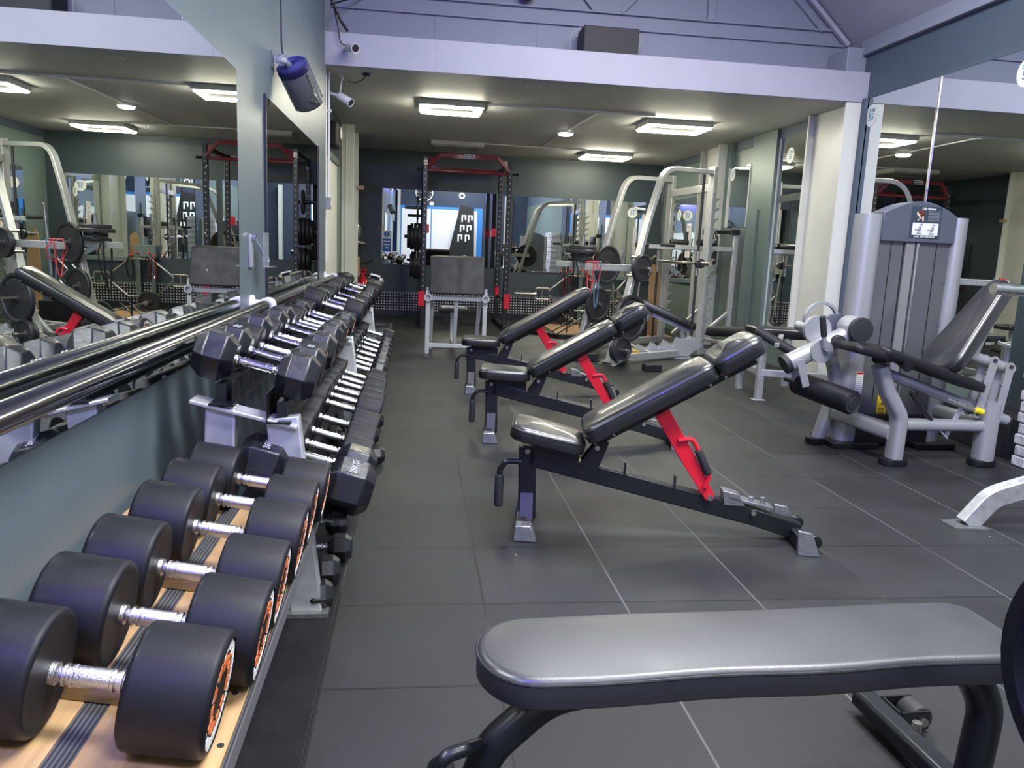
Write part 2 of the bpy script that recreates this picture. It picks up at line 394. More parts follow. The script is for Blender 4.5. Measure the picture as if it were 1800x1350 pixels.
S(b.done('trim_beam', 'white', bev=.006))
S(K().bx(XL-.05, XR+.02, YM+.02, 7.5, ZC+.12, ZBT).done('trim_ledge', 'upper'))
# gable wall above the beam with its panel strips
S(K().bx(XL-.3, XR+.25, 7.5, 7.6, ZC+.13, 5.6).done('wall_gable', 'upper'))
g = K(); g.bx(XL, XR, 7.475, 7.5, 3.205, 3.225)
g.bx(XL, XR, 7.47, 7.5, 3.335, 3.355)
def strip(k, x0, z0, x1, z1, wd, y0=7.465, y1=7.5):
    d = V((x1-x0, 0, z1-z0)).normalized(); n = V((-d.z, 0, d.x))*wd/2
    k.prism([V((x0, y0, z0))+n, V((x1, y0, z1))+n, V((x1, y0, z1))-n, V((x0, y0, z0))-n], (0, y1-y0, 0))
strip(g, 2.67, 3.35, 2.67, 4.4, .07); strip(g, 1.57, 3.35, 1.05, 3.9, .03); strip(g, 1.82, 3.35, 2.34, 3.9, .03)
strip(g, 3.78, 3.34, 2.2, 4.77, .05)
for x in (.12, 1.05, 2.9): g.bx(x, x+.004, 7.496, 7.5, 2.9, 3.2)
S(g.done('trim_gable_strips', 'upper', bev=.003))
# pitched roof
th = .08
def slab(k, a, b2, z0, z1, y0, y1):
    k.hexa([V((a, y0, z0)), V((b2, y0, z1)), V((b2, y1, z1)), V((a, y1, z0)), V((a, y0, z0+th)), V((b2, y0, z1+th)), V((b2, y1, z1+th)), V((a, y1, z0+th))])
k = K(); slab(k, XR+.25, 1.6, 3.03, 5.46, YF, 7.6); S(k.done('ceiling_right_slope', 'roof'))
k = K(); slab(k, XL-.3, 1.6, 3.55, 5.46, YF, 7.6); S(k.done('ceiling_left_slope', 'roof'))
k = K(); k.bx(XR-.05, XR+.25, YF, 7.2, 3.05, 3.1); k.bx(XR-.02, XR+.25, YF, 7.2, 3.1, 3.2)
S(k.done('trim_cornice', 'upper', bev=.004))
k = K(); strip(k, XR-.02, 3.215, 1.7, 5.35, .04, 7.42, 7.47); S(k.done('trim_slope_batten', 'white', bev=.004))
S(K().bx(3.86, XR, 7.12, 7.46, ZBT, 3.12).done('trim_eave_pier', 'upper', bev=.008))
# end of near left wall, alcove pieces
S(K().bx(XL-.25, XL+.0, 6.95, 7.02, 0, ZT).done('trim_left_wall_end', 'teal'))
k = K(); k.bx(-.90, -.79, 7.02, 7.12, .8, ZT); S(k.done('trim_corner_post', 'offwhite', bev=.008))
def ibeam(name, x0, x1, y0, y1, z0, z1, m='offwhite', flange=.02):
    # flanges face the room's length, web between them
    k = K(); k.bx(x0, x1, y0, y0+flange, z0, z1); k.bx(x0, x1, y1-flange, y1, z0, z1); c = (x0+x1)/2
    k.bx(c-.012, c+.012, y0+flange, y1-flange, z0, z1); return S(k.done(name, m, bev=.003))
# left alcove column: steel channel against the wall
k = K(); k.bx(XA, XA+.16, 10.45, 10.47, 0, ZC); k.bx(XA, XA+.16, 11.2, 11.22, 0, ZC); k.bx(XA, XA+.03, 10.47, 11.2, 0, ZC); k.bx(XA+.05, XA+.07, 10.44, 11.2, 0, ZC)
S(k.done('trim_left_column', 'cream', bev=.004))
# left alcove door with frame
k = K(); k.bx(XA, XA+.03, 8.0, 9.62, 0, 2.04); S(k.done('door_1', 'cream', bev=.004))
k = K(); k.bx(XA, XA+.06, 9.6, 9.7, 0, 2.1); k.bx(XA, XA+.06, 7.9, 9.7, 2.04, 2.1); S(k.done('trim_door_frame', 'green', bev=.004))
k = K()
for i in range(11): k.bx(-.965, -.845, 7.14, 7.2, .8+i*.068, .862+i*.068)
S(k.done('trim_painted_brick_edge', 'brick', bev=.006))
# right side: steel column at the beam, second column, panels
k = K(); k.bx(3.86, 3.99, 7.04, 7.07, 0, ZT); k.bx(3.965, 3.985, 7.07, 7.80, 0, ZT); k.bx(3.90, 3.985, 7.80, 7.83, 0, ZT); k.bx(3.985, 4.04, 7.04, 7.83, 0, ZT)
S(k.done('trim_right_column', 'cream', bev=.004))
S(K().bx(4.0, XR, 6.99, 7.035, 0, 2.66).done('trim_right_column_slate_strip', 'slate'))  # slate-coloured strip at the wall edge beside the column
k = K(); k.bx(3.88, XR, 10.15, 10.18, 0, ZC); k.bx(3.90, XR, 10.85, 10.88, 0, ZC); k.bx(3.97, 3.99, 10.18, 10.85, 0, ZC)
S(k.done('trim_rear_right_column', 'offwhite', bev=.004))
k = K(); k.bx(3.99, XR, 8.7, 9.33, 0, ZC-.005); k.bx(3.965, 3.99, 9.0, 9.05, 0, 1.75)
S(k.done('trim_green_panel', 'green', bev=.004))
k = K(); k.bx(3.99, XR, 10.0, 10.14, 0, ZC-.005); S(k.done('trim_green_panel_far', 'green'))
S(K().bx(3.99, XR, 9.33, 10.0, 0, 1.56).done('trim_green_panel_low', 'green', bev=.004))
S(K().bx(4.035, XR, 7.3, 13, 2.52, ZC-.003).done('trim_right_top_band', 'slate'))
# near right: skirting plinth, painted brick pier
k = K(); k.bx(3.76, XR, 4.3, 5.1, 0, .27); k.bx(3.755, 3.77, 4.42, 4.45, .02, .26); S(k.done('baseboard_right', 'blackwall', bev=.006))
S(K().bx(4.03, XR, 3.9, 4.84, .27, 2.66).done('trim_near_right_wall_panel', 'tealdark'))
k = K(); z = 0.0; row = 0
while z < 1.6:
    y = 3.3-(.11 if row % 2 else 0)
    while y < 4.30:
        y0, y1 = max(y, 3.3), min(y+.215, 4.30)
        if y1-y0 > .03: k.box((3.79+random.uniform(-.006, .006), (y0+y1)/2, z+.0325), (.2, y1-y0-.008, .062))
        y += .22
    z += .068; row += 1
k.bx(3.705, XR, 3.31, 4.29, 0, 1.6)
S(k.done('trim_brick_pier', 'brick', bev=.008))
# back of the hall, seen only in the mirrors
S(K().bx(-1.1, 4.4, YF-.15, YF, 0, 5.6).done('wall_back', 'navy'))
for i, (x0, x1) in enumerate(((-.55, .5), (.54, 1.55), (1.6, 2.2))):
    S(K().bx(x0, x1, YF, YF+.04, 0, 2.42).done('door_%d' % (i+2), 'whitepl', bev=.005))
S(K().bx(-.78, 2.4, YF, YF+.03, 0, 2.52).done('trim_back_door_surround', 'signblue'))
k = K(); k.bx(3.2, 3.32, YF+.02, YF+.3, 0, 3.0); k.bx(-.7, -.6, YF+.02, YF+.3, 0, 3.3); S(k.done('trim_back_column', 'offwhite'))

# mirrors
def mirror(name, x0, x1, y0, y1, z0, z1, m='mirror'):
    return S(K().bx(x0, x1, y0, y1, z0, z1).done(name, m))
def edge(k, x, y0, y1, z0, z1, t=.006): k.bx(x, x+t, y0, y1, z0, z1)
mirror('wall_left_mirror', XL, XL+.006, -2.9, 3.62, .75, 1.892, 'mirror2')
mirror('wall_left_mirror_far', XL, XL+.006, 4.27, 6.46, .75, 1.9, 'mirror')
k = K(); k.bx(XL, XL+.012, 4.25, 4.27, .75, 1.905); k.bx(XL, XL+.012, 6.46, 6.475, .75, 1.905)
S(k.done('trim_left_mirror_edge', 'blackwall'))
mirror('wall_rear_mirror', -.555, 1.47, YB-.008, YB, .84, 2.03)
mirror('wall_rear_mirror_right', 1.56, 3.78, YB-.008, YB, .79, 2.015)
mirror('wall_right_mirror', XR-.008, XR, 6.0, 7.0, .40, 2.655)
mirror('wall_right_mirror_near', XR-.008, XR, 4.85, 5.985, .40, 2.655)
k = K(); k.bx(XR-.014, XR, 5.984, 6.001, .40, 2.655); k.bx(XR-.014, XR, 6.99, 7.01, .4, 2.66); S(k.done('trim_mirror_seam', 'steel'))
mirror('wall_alcove_mirror', XR-.012, XR-.004, 7.84, 8.69, .35, 2.52)
mirror('wall_alcove_mirror_narrow', 3.982, 3.99, 9.34, 9.98, 1.56, 2.30)
mirror('wall_alcove_mirror_rear', XR-.012, XR-.004, 11.0, 12.25, .75, 2.03)
k = K(); k.bx(3.978, 3.992, 9.98, 10.0, 1.56, 2.31); k.bx(3.978, 3.992, 9.33, 9.345, 1.56, 2.31); k.bx(XR-.02, XR, 8.685, 8.7, .35, 2.52)
S(k.done('trim_alcove_mirror_edge', 'offwhite'))
# sloped sill under rear mirror, right
S(K().bx(2.9, XR, YB-.05, YB, .72, .79).done('trim_rear_sill', 'green', bev=.004))
# studded mats along the rear wall
k = K(); k.bx(-.9, 4.0, YB-.03, YB, .10, .385)
S(k.done('baseboard_rear_studded', 'dots'))
S(K().bx(-.95, 4.0, YB-.05, YB, 0, .10).done('baseboard_rear', 'blackwall'))
S(K().bx(-.9, 4.0, YB-.035, YB, .385, .40).done('trim_rear_ledge', 'green'))
# raised rubber strip below the dumbbell racks
k = K(); k.bx(XL, -.236, YF, 9.4, 0, .012); S(k.done('floor_rubber_strip', 'rubber', bev=.003))
# lifting platform boards inset in the floor at the rear right
S(K().bx(2.0, 3.7, 10.9, 12.3, 0, .012).done('floor_platform_boards', 'ply'))

# ------------------------------------------------------------------ ceiling lights
def led_frame(label, cx, cy, sx, sy, lit=True):
    t = T('ceiling_light', label, 'ceiling light', (cx, cy, ZC))
    k = K(); k.bx(-sx/2, sx/2, -sy/2, sy/2, -.055, 0); k.done('housing', 'offwhite', t, bev=.004)
    a = .045; x, y = sx/2-.02, sy/2-.02; k = K()
    k.bx(-x, x, -y, -y+a, -.075, -.056); k.bx(-x, x, y-a, y, -.075, -.056)
    k.bx(-x, -x+a, -y+a, y-a, -.075, -.056); k.bx(x-a, x, -y+a, y-a, -.075, -.056)
    k.done('light_frame', 'led' if lit else 'ledoff', t, bev=.004)
    K().bx(-x+a+.005, x-a-.005, -y+a+.005, y-a-.005, -.058, -.0555).done('centre_panel', 'framecentre' if lit else 'ledoff', t)
    return t
led_frame('lit rectangular LED ceiling light on the left, above and before the red-topped power rack', .33, 8.55, .66, .52)
led_frame('lit rectangular LED ceiling light on the right, nearer the right-hand mirrors and column', 2.83, 8.85, .74, .52)
led_frame('lit rectangular LED ceiling light furthest back, close to the rear wall', 2.78, 11.9, .72, .56)
led_frame('unlit flat ceiling light panel by the rear wall, above the power rack', .55, 11.75, .75, .6, False)
t = T('emergency_light', 'small round white emergency light in the middle of the low ceiling', 'emergency light', (1.8, 9.9, ZC))
K().lathe((0, 0, -.03), (0, 0, 1), [(0, .10), (.03, .11)], 32).done('base', 'offwhite', t)
K().lathe((0, 0, -.06), (0, 0, 1), [(0, .02), (.004, .06), (.012, .085), (.03, .095)], 32).done('lens', 'em', t)
k = K(); k.bx(.69, 2.46, 8.34, 8.365, ZC-.022, ZC-.001); k.bar([(1.87, 8.36, ZC-.01), (1.8, 9.8, ZC-.01)], .02, .016); k.bar([(1.8, 10.0, ZC-.01), (1.75, 11.45, ZC-.01)], .02, .016); k.bar([(.93, 11.5, ZC-.01), (2.42, 11.55, ZC-.01)], .02, .016)
k.bx(1.84, 1.90, 8.33, 8.38, ZC-.03, ZC-.001)
tag(k.done('cable_trunking', 'whitepl'), 'thin white cable trunking linking the lights across the low ceiling', 'cable trunking')
for nm, yy, hx_, hy_ in (('nearest the gable', 4.7, 1.0, .8), ('in the middle of the hall roof', 1.3, 1.05, .5), ('furthest behind', -1.9, .85, .45)):  # invented panel housings, added around the hall area lights
    t = T('added_light_panel', 'added unseen light panel under the pitched roof, '+nm, 'hanging light', (1.7, yy, 4.24 if yy < 4 else 4.12))
    K().bx(-hx_, hx_, -hy_, hy_, 0, .05).done('housing', 'offwhite', t, bev=.005)
    for x in (-.5, .5): K().tube([(x, 0, .05), (x, 0, .5)], .004, 6).done('suspension_wire', 'steel', t)
t = T('blue_flood_lamp', 'small blue LED floodlight high on the left wall behind the camera', 'floodlight', (-.78, -.6, 2.95))
K().bx(0, .12, -.12, .12, -.09, .09).done('housing', 'blackpaint', t, bev=.005)
K().bx(.12, .125, -.1, .1, -.07, .07).done('lens', 'blueled', t)

# ------------------------------------------------------------------ dumbbells
CACHE = {}
def db_parts(kind, L, hl, r, hr, prt):
    key = (kind, round(L, 3), round(hl, 3), round(r, 4), prt)
    if key in CACHE: return CACHE[key]
    root = bpy.data.objects.new('dumbbell', None); root.empty_display_size = .05
    g = L/2-hl
    k = K(); pr = [(-g-.005, .017), (-g+.008, .017), (-g+.012, .012), (-g*.72, .0125)]
    pr += [(-g*.7, .0165), (-g*.62, .0165), (-g*.6, .0135), (-g*.54, .0135), (-g*.52, .0165), (-g*.44, .0165), (-g*.42, hr)]
    pr += [(-b0, a) for b0, a in pr[::-1]]
    pr = [(a, b0*hr/.0145) for a, b0 in pr]
    k.lathe((0, 0, 0), (1, 0, 0), pr, 20); h = k.done('handle', 'chrome' if kind == 'hex' else 'knurl', root, ang=40); C.objects.unlink(h)
    parts = [h]
    for sg in (-1, 1):
        k = K()
        if kind == 'hex':
            c = min(.032, hl*.27)
            P = [(g, r*.58), (g+.003, r*.66), (g+c, r), (g+hl-c, r), (g+hl-.003, r*.72), (g+hl, r*.64)]
            k.lathe((0, 0, 0), (sg, 0, 0), P, 6, up=(0, 0, 1))
            o = k.done('head', 'hexrub', root, ang=25, bev=.004)
        else:
            e = .012; P = [(g, r*.3), (g+.002, r-e)]+[(g+e-e*math.cos(a*PI/8), r-e+e*math.sin(a*PI/8)) for a in range(1, 5)]
            P += [(g+hl-e+e*math.sin(a*PI/8), r-e+e*math.cos(a*PI/8)) for a in range(0, 5)]+[(g+hl-.004, r*.9), (g+hl-.004, r*.3)]
            k.lathe((0, 0, 0), (sg, 0, 0), P, 48); o = k.done('head', 'rubber', root, ang=50)
        C.objects.unlink(o); parts.append(o)
        if kind == 'round' and prt:
            k = K(); k2 = K(); X = sg*(g+hl-.0035)
            rnd = random.Random(3)
            for j in range(30):
                a0, a1 = 2*PI*j/30, 2*PI*(j+.85)/30; ro = r*(.84+rnd.uniform(0, .05)); ri = r*(.68+rnd.uniform(-.03, .08))
                k.prism([(X, rr*math.cos(a), rr*math.sin(a)) for rr, a in ((ri, a0), (ro, a0), (ro, a1), (ri, a1))], (sg*.0012, 0, 0))
            for j in range(11):
                a0, a1 = 2*PI*j/11, 2*PI*(j+.75)/11; ri = r*(.42+rnd.uniform(-.04, .04)); ro = r*(.64+rnd.uniform(-.03, .02))
                k2.prism([(X, rr*math.cos(a), rr*math.sin(a)) for rr, a in ((ri, a0), (ro, a0), (ro, (a0+a1)/2), (ro*.93, a1), (ri, a1))], (sg*.0012, 0, 0))
            for nm, kk, mm in (('white_print', k, 'paper'), ('orange_print', k2, 'orange')):
                q = kk.done(nm, mm, o); C.objects.unlink(q); parts.append(q)
    CACHE[key] = (root, parts); return CACHE[key]
def dumbbell(label, x, y, z, tilt, L, hl, r, kind, group, prt=True, rot=0, mark=None, yaw=0, hr=.0145):
    root, parts = db_parts(kind, L, hl, r, hr, prt)
    R = root.copy(); C.objects.link(R); R.location = (x, y, z); R.rotation_mode = 'XYZ'
    R.rotation_euler = (rot, tilt, yaw); R['label'] = label; R['category'] = 'dumbbell'; R['group'] = group
    mp = {}
    for p in parts:
        c = p.copy(); C.objects.link(c); c.parent = mp.get(p.parent, R); mp[p] = c
    if mark:
        for sg in (-1, 1):
            mk = mark if isinstance(mark, str) else mark[(sg+1)//2]
            zf = r*math.cos(PI/6)
            k = K(); xc = sg*(L/2-hl/2)
            for a, b2, c2, d2 in ((-.034, .034, -.024, -.0215), (-.034, .034, .0215, .024)): k.bx(xc+c2, xc+d2, a, b2, zf-.001, zf+.0012)
            k.bx(xc-.024, xc+.024, -.034, -.0315, zf-.001, zf+.0012); k.bx(xc-.024, xc+.024, .0315, .034, zf-.001, zf+.0012)
            pl = k.done('weight_panel', 'hexrub', R)
            text('weight_mark', mk, .028, frame_mtx((xc, 0, zf+.0005), (0, 1, 0), (-1, 0, 0)), 'greypl', R, .0008, bold=True)
    return R
GT, GM, GR, GL = 'dumbbells on the top tier of the rack', 'dumbbells on the middle tier of the rack', 'round dumbbells on the wooden shelf', 'small dumbbells on the floor under the rack'
tk = .25
ys = [2.46, 2.67, 2.85, 3.04, 3.22, 3.41, 3.60, 3.78, 3.95, 4.12, 4.29, 4.72, 4.90, 5.08, 5.40, 5.72, 6.22, 6.66, 7.02]
spec = [('hex', .082, .37), ('hex', .08, .36), ('round', .07, .33), ('hex', .082, .36), ('round', .062, .31), ('hex', .078, .34), ('hex', .078, .34), ('round', .06, .31), ('round', .058, .31), ('hex', .068, .33),
        ('round', .06, .32), ('round', .082, .35), ('hex', .068, .33), ('hex', .072, .33), ('round', .07, .33), ('hex', .075, .34), ('hex', .085, .36), ('round', .088, .36), ('hex', .088, .37)]
for i, (y, (kd, r, L)) in enumerate(zip(ys, spec)):
    extra = {0: 'large, with worn flat faces', 1: 'with raised weight figures on top', 11: 'with orange print beyond the gap', 17: 'big, with orange and white end print', 18: 'big and pale-topped'}.get(i, '')
    nm = 'hexagonal' if kd == 'hex' else 'round'
    lb = 'black %s dumbbell%s on the top tier, %s' % (nm, ' '+extra if extra else '', ORD[i])
    dumbbell(lb, -.478, y, .800+(r-.075)*.8, tk, L, L/2-.065, r, kd, GT, rot=random.uniform(-.05, .05), mark=('27KG' if i == 1 else None), yaw=random.uniform(-.03, .03))
ym = [2.63, 2.82, 3.0, 3.23, 3.5, 3.68, 3.86, 4.04, 4.24, 4.42, 4.66, 4.84, 5.06, 5.3, 5.54, 5.78, 6.0, 6.5]
specm = [('hex', .088, .40), ('round', .075, .35), ('round', .078, .35), ('round', .08, .36), ('round', .088, .36), ('round', .085, .36), ('round', .082, .35), ('round', .082, .35), ('round', .07, .33), ('round', .07, .33),
         ('hex', .078, .33), ('hex', .078, .33), ('hex', .07, .32), ('hex', .07, .32), ('hex', .07, .32), ('hex', .07, .31), ('hex', .07, .31), ('round', .07, .31)]
dumbbell('heavy black hexagonal dumbbell marked 28KG at the near end of the middle tier', -.325, 2.42, .470, .28, .42, .15, .088, 'hex', GM, mark=('36KG', '28KG'), rot=.32)
for i, (y, (kd, r, L)) in enumerate(zip(ym, specm)):
    nm = 'hexagonal' if kd == 'hex' else 'round'
    lb = 'black %s dumbbell on the middle tier, %s after the one marked 28KG' % (nm, 'first' if i == 0 else ORD[i])
    dumbbell(lb, -.322, y, .452+(r-.075)*.9, .28, L, L/2-.063, r, kd, GM, rot=random.uniform(-.05, .05), prt=True)
for i, (y, dx, r) in enumerate(((2.43, 0, .052), (2.62, .005, .055), (2.84, .03, .055), (3.12, -.01, .05), (3.5, .0, .055), (3.8, .02, .055), (4.15, .1, .05), (4.6, .05, .055), (5.0, .06, .055))):
    dumbbell('small black hexagonal dumbbell on the rubber strip below the rack, %s' % ORD[i], -.40+dx, y, .012+r*.87, 0, .31, .09, r, 'hex', GL, yaw=random.uniform(-.12, .12), hr=.013)
yr = [1.185, 1.395, 1.61, 1.85, 2.065, 2.262]; rr_ = [.098, .095, .093, .093, .09, .088]
for i, (y, r) in enumerate(zip(yr, rr_)):
    dumbbell('big round black dumbbell with chrome handle on the wooden shelf, %s' % ORD[i], -.482+(0, .028, .027, .033, .033, .045)[i], y, .510+(r-.096)-(0, .028, .027, .033, .033, .045)[i]*.17, .17, .385, .130, r, 'round', GR, rot=random.uniform(-.3, .3), hr=.0155)

# ------------------------------------------------------------------ dumbbell rack
t = T('dumbbell_rack', 'long grey steel three-tier dumbbell rack along the left wall', 'dumbbell rack', (-.45, 2.4, 0))
def P(x, y, z): return (x+.45, y-2.4, z)
for yy in (2.42, 4.5, 6.55):
    k = K()
    k.bar([P(-.395, yy, .655), P(-.325, yy, .015)], .05, .10, up=(1, 0, 0)); k.bar([P(-.575, yy, .69), P(-.61, yy, .015)], .05, .09, up=(1, 0, 0))
    k.bar([P(-.60, yy, .33), P(-.33, yy, .33)], .04, .05)
    k.done('end_frame', 'silver', t, bev=.003)
    k = K(); k.bar([P(-.66, yy, .705), P(-.35, yy, .628)], .09, .012); k.done('top_plate', 'silver', t)
    k = K(); k.bar([P(-.46, yy, .375), P(-.24, yy, .325)], .06, .012); k.done('middle_plate', 'silver', t)
    K().bx(.45-.39, .45-.255, yy-2.4-.05, yy-2.4+.05, .012, .026).done('foot_plate', 'wornsteel', t)
for nm, x, z0, z1, xo, bh in (('top_rail', -.534, .696, .77, -.66, .058), ('top_rail', -.436, .642, .735, -.36, .062), ('middle_rail', -.378, .370, .43, -.48, .043), ('middle_rail', -.268, .34, .41, -.20, .022)):
    k = K(); k.bx(x+.448, x+.452, -.03, 4.85, z0, z1); q_ = .07 if xo > x else -.07; k.bx(min(x, x+q_)+.45, max(x, x+q_)+.45, -.03, 4.85, z0, z0+.006); k.bx(min(x+q_*.35, x+q_*.8)+.45, max(x+q_*.35, x+q_*.8)+.45, .0, 4.8, z0, z0+bh)
    k.done(nm, 'blackpaint', t)
# wooden shelf with six big dumbbells
t = T('wooden_dumbbell_shelf', 'sloping pale timber shelf with carpet strips holding the big round dumbbells', 'shelf', (-.5, 1.5, 0))
sl = math.tan(.17)
def sh(x): return .412-(x+.5)*sl
def plank(nm, m, x0, x1, y0, y1, th, dz=0, bev=.002):
    a, b2 = sh(x0)+dz, sh(x1)+dz
    k = K(); k.hexa([V(P2(x0, y0, a-th)), V(P2(x1, y0, b2-th)), V(P2(x1, y1, b2-th)), V(P2(x0, y1, a-th)), V(P2(x0, y0, a)), V(P2(x1, y0, b2)), V(P2(x1, y1, b2)), V(P2(x0, y1, a))])
    return k.done(nm, m, t, bev=bev)
def P2(x, y, z): return (x+.5, y-1.5, z)
plank('board', 'wood', -.76, -.536, .4, 2.36, .03); plank('board', 'wood', -.496, -.289, .4, 2.36, .03)
plank('under_board', 'wood', -.56, -.44, .4, 2.36, .03, -.012); plank('carpet_strip', 'carpet', -.5355, -.4965, .4, 2.36, .01, -.001)
plank('edge_carpet', 'carpet', -.288, -.279, .4, 2.36, .04, .0)
for yy in (1.29, 1.73): plank('cross_batten', 'oldwood', -.66, -.36, yy-.018, yy+.018, .03, .03)
plank('edge_block', 'oldwood', -.325, -.295, 1.47, 1.52, .035, .03)
for yy in (.5, 1.75):
    for x_ in (-.70, -.43):
        k = K(); k.bar([P2(x_, yy, .0), P2(x_, yy, sh(x_)-.03)], .05, .09); k.done('leg', 'oldwood', t)
k = K()
for x, y in ((-.60, 1.22), (-.59, 1.55), (-.61, 1.6), (-.30, 1.2), (-.31, 1.35), (-.6, 1.93), (-.4, 1.02), (-.6, 1.0)):
    k.cyl(P2(x, y, sh(x)-.001), P2(x, y, sh(x)+.0012), .006, 12)
k.done('screw', 'iron', t)

# wall rail with brackets
t = T('wall_rail', 'long black-chrome horizontal tube rail held off the left wall by flanges', 'rail', (-.705, 3.9, .872))
K().tube([(0, -4.6, 0), (0, 3.1, 0)], .0285, 24).done('tube', mat('dark_chrome_tube', (.26, .26, .28), .17, 1), t)
for yy in (-.02, 3.05):
    k = K(); k.cyl((-.075, yy, 0), (-.062, yy, 0), .048, 24); k.cyl((-.065, yy, 0), (0, yy, 0), .026, 20); k.cyl((0, yy-.04, 0), (0, yy+.04, 0), .037, 24)
    k.done('flange', 'whitepl', t)

# ------------------------------------------------------------------ adjustable benches
def adj_bench(label, loc, yaw, seat_tilt=.21, gap=True, group='adjustable benches in a row'):
    t = T('adjustable_bench', label, 'weight bench', (*loc, 0), yaw, group)
    c = .17        # centre line offset in y
    k = K(); k.bar([(0, c, .04), (-.012, c, .36)], .062, .075, up=(1, 0, 0)); k.bar([(-.02, .02, .035), (-.02, .32, .035)], .05, .06)
    k.prism([(-.035, c-.09, .03), (-.035, c-.03, .16), (-.03, c-.03, .03)], (.06, 0, 0))
    k.done('front_post', 'blackpaint', t, bev=.003)
    for yy in (.0, .34):
        s = -1 if yy < .1 else 1
        k = K(); k.hexa([V((-.055, yy-.035, 0)), V((.045, yy-.035, 0)), V((.045, yy+.035, 0)), V((-.055, yy+.035, 0)), V((-.045, yy-.03+.005*s, .07)), V((.02, yy-.03, .07)), V((.02, yy+.03, .07)), V((-.045, yy+.03, .07))])
        k.done('foot', 'wornsteel', t, bev=.006)
    k = K(); k.bar([(0, c, .315), (.96, c, .105)], .062, .078); k.bar([(.93, c, .112), (1.17, c, .045)], .06, .075)
    k.bx(-.03, .21, c-.03, c+.03, .30, .365)
    k.done('main_beam', 'blackpaint', t, bev=.003)
    k = K(); k.bar([(1.155, .03, .035), (1.155, .31, .035)], .05, .06); k.done('rear_crossbar', 'blackpaint', t, bev=.003)
    for yy in (.0, .34):
        k = K(); k.hexa([V((1.12, yy-.012, 0)), V((1.21, yy-.02, 0)), V((1.21, yy+.02, 0)), V((1.12, yy+.012, 0)), V((1.115, yy-.006, .105)), V((1.175, yy-.006, .095)), V((1.175, yy+.006, .095)), V((1.115, yy+.006, .105))])
        k.done('foot', 'wornsteel', t, bev=.003)
    for yy in (.05, .29):
        k = K(); k.rcyl((1.205, yy-.012, .04), (1.205, yy+.012, .04), .03, .006); k.done('wheel', 'blackpaint', t)
    k = K(); k.box((.95, c, .165), (.20, .07, .012), Matrix.Rotation(.21, 3, 'Y')); k.prism([(.84, c-.035, .15), (.83, c-.035, .215), (.90, c-.035, .2), (.93, c-.035, .15)], (0, .07, 0))
    for x in (.96, 1.01): k.cyl((x, c, .15), (x, c, .185), .012, 10)
    k.done('ladder_plate', 'wornsteel', t, bev=.002)
    # prongs
    for x in (.41, .625):
        z = .315-.21*x/.96*1+.035; k = K(); k.box((x, c-.02, z+.025), (.006, .035, .06)); k.done('prong', 'blackpaint', t)
    # seat bracket and pivot
    k = K(); k.prism([(.20, c-.035, .28), (.285, c-.035, .40), (.335, c-.035, .40), (.29, c-.035, .27)], (0, .008, 0)); k.prism([(.20, c+.027, .28), (.285, c+.027, .40), (.335, c+.027, .40), (.29, c+.027, .27)], (0, .008, 0))
    k.done('pivot_bracket', 'blackpaint', t)
    for x, z in ((.285, .375), (-.01, .345), (.965, .125), (0.0, .06)):
        k = K(); k.cyl((x, c-.047, z), (x, c+.047, z), .011, 12); k.done('bolt', 'steel', t)
    k = K(); k.tube([(-.03, c-.05, .30), (-.10, c-.05, .30), (-.125, c-.05, .26), (-.125, c-.05, .22)], .012, 12, fil=.03); k.done('lift_handle', 'blackpaint', t)
    K().rcyl((-.125, c-.05, .24), (-.125, c-.05, .10), .019, .006).done('handle_grip', 'foam', t)
    # seat: tapered towards the back
    sm = tmtx((.068, c, .386), 0, seat_tilt)
    out = []
    for a, b2 in rrect(.16, .148, .06, 7): out.append((a, b2*(.86+.14*(.155-a)/.31) if a > 0 else b2))
    k = K(); k.pad(out, .062, sm, .022, .010); s = k.done('seat', 'vinyl', t, ang=60)
    z = .046
    K().tube([sm @ V((a*1.0, b2*1.0, z)) for a, b2 in out], .0028, 6, closed=True).done('piping', 'stitch', s)
    k = K(); k.box((.09, c, .374), (.2, .12, .012), Matrix.Rotation(seat_tilt, 3, 'Y')); k.done('seat_plate', 'blackpaint', t)
    # back pad
    A = V((.245, c, .405)); ang = -.545; d = V((math.cos(ang), 0, -math.sin(ang)))
    L1 = .60 if gap else .84
    bm_ = tmtx(A+d*(L1/2)+V((-.0, 0, 0)), 0, ang)
    out = []
    for a, b2 in rrect(L1/2, .155, .05, 6): out.append((a, b2*(.97+.03*math.cos(a/L1*6))))
    k = K(); k.pad(out, .075, bm_, .026, .012); bp = k.done('back_pad', 'vinyl', t, ang=60)
    K().tube([bm_ @ V((a, b2, .056)) for a, b2 in out], .003, 6, closed=True).done('piping', 'stitch', bp)
    if gap:
        hm = tmtx(A+d*(L1+.105)+V((.0, 0, .004)), 0, ang-.03)
        out = rrect(.11, .142, .05, 6)
        k = K(); k.pad(out, .078, hm, .03, .014); hp = k.done('head_pad', 'vinyl', t, ang=60)
        K().tube([hm @ V((a, b2, .055)) for a, b2 in out], .003, 6, closed=True).done('piping', 'stitch', hp)
    q = A+d*.02; e2 = A+d*(L1+(.17 if gap else -.04)); off = V((.013, 0, -.022))
    k = K(); k.bar([q+off, e2+off], .06, .035)
    k.done('back_frame', 'blackpaint', t, bev=.002)
    for f in (.1, .55, .62, .78):
        if f < L1+.15: k = K(); k.cyl(A+d*f+V((.02, -.05, -.02)), A+d*f+V((.02, -.028, -.02)), .006, 8); k.done('bolt', 'steel', t)
    # red strut
    a0, a1 = V((.545, c, .545)), V((.775, c, .185)); u = (a1-a0).normalized(); n = V((u.z, 0, -u.x))
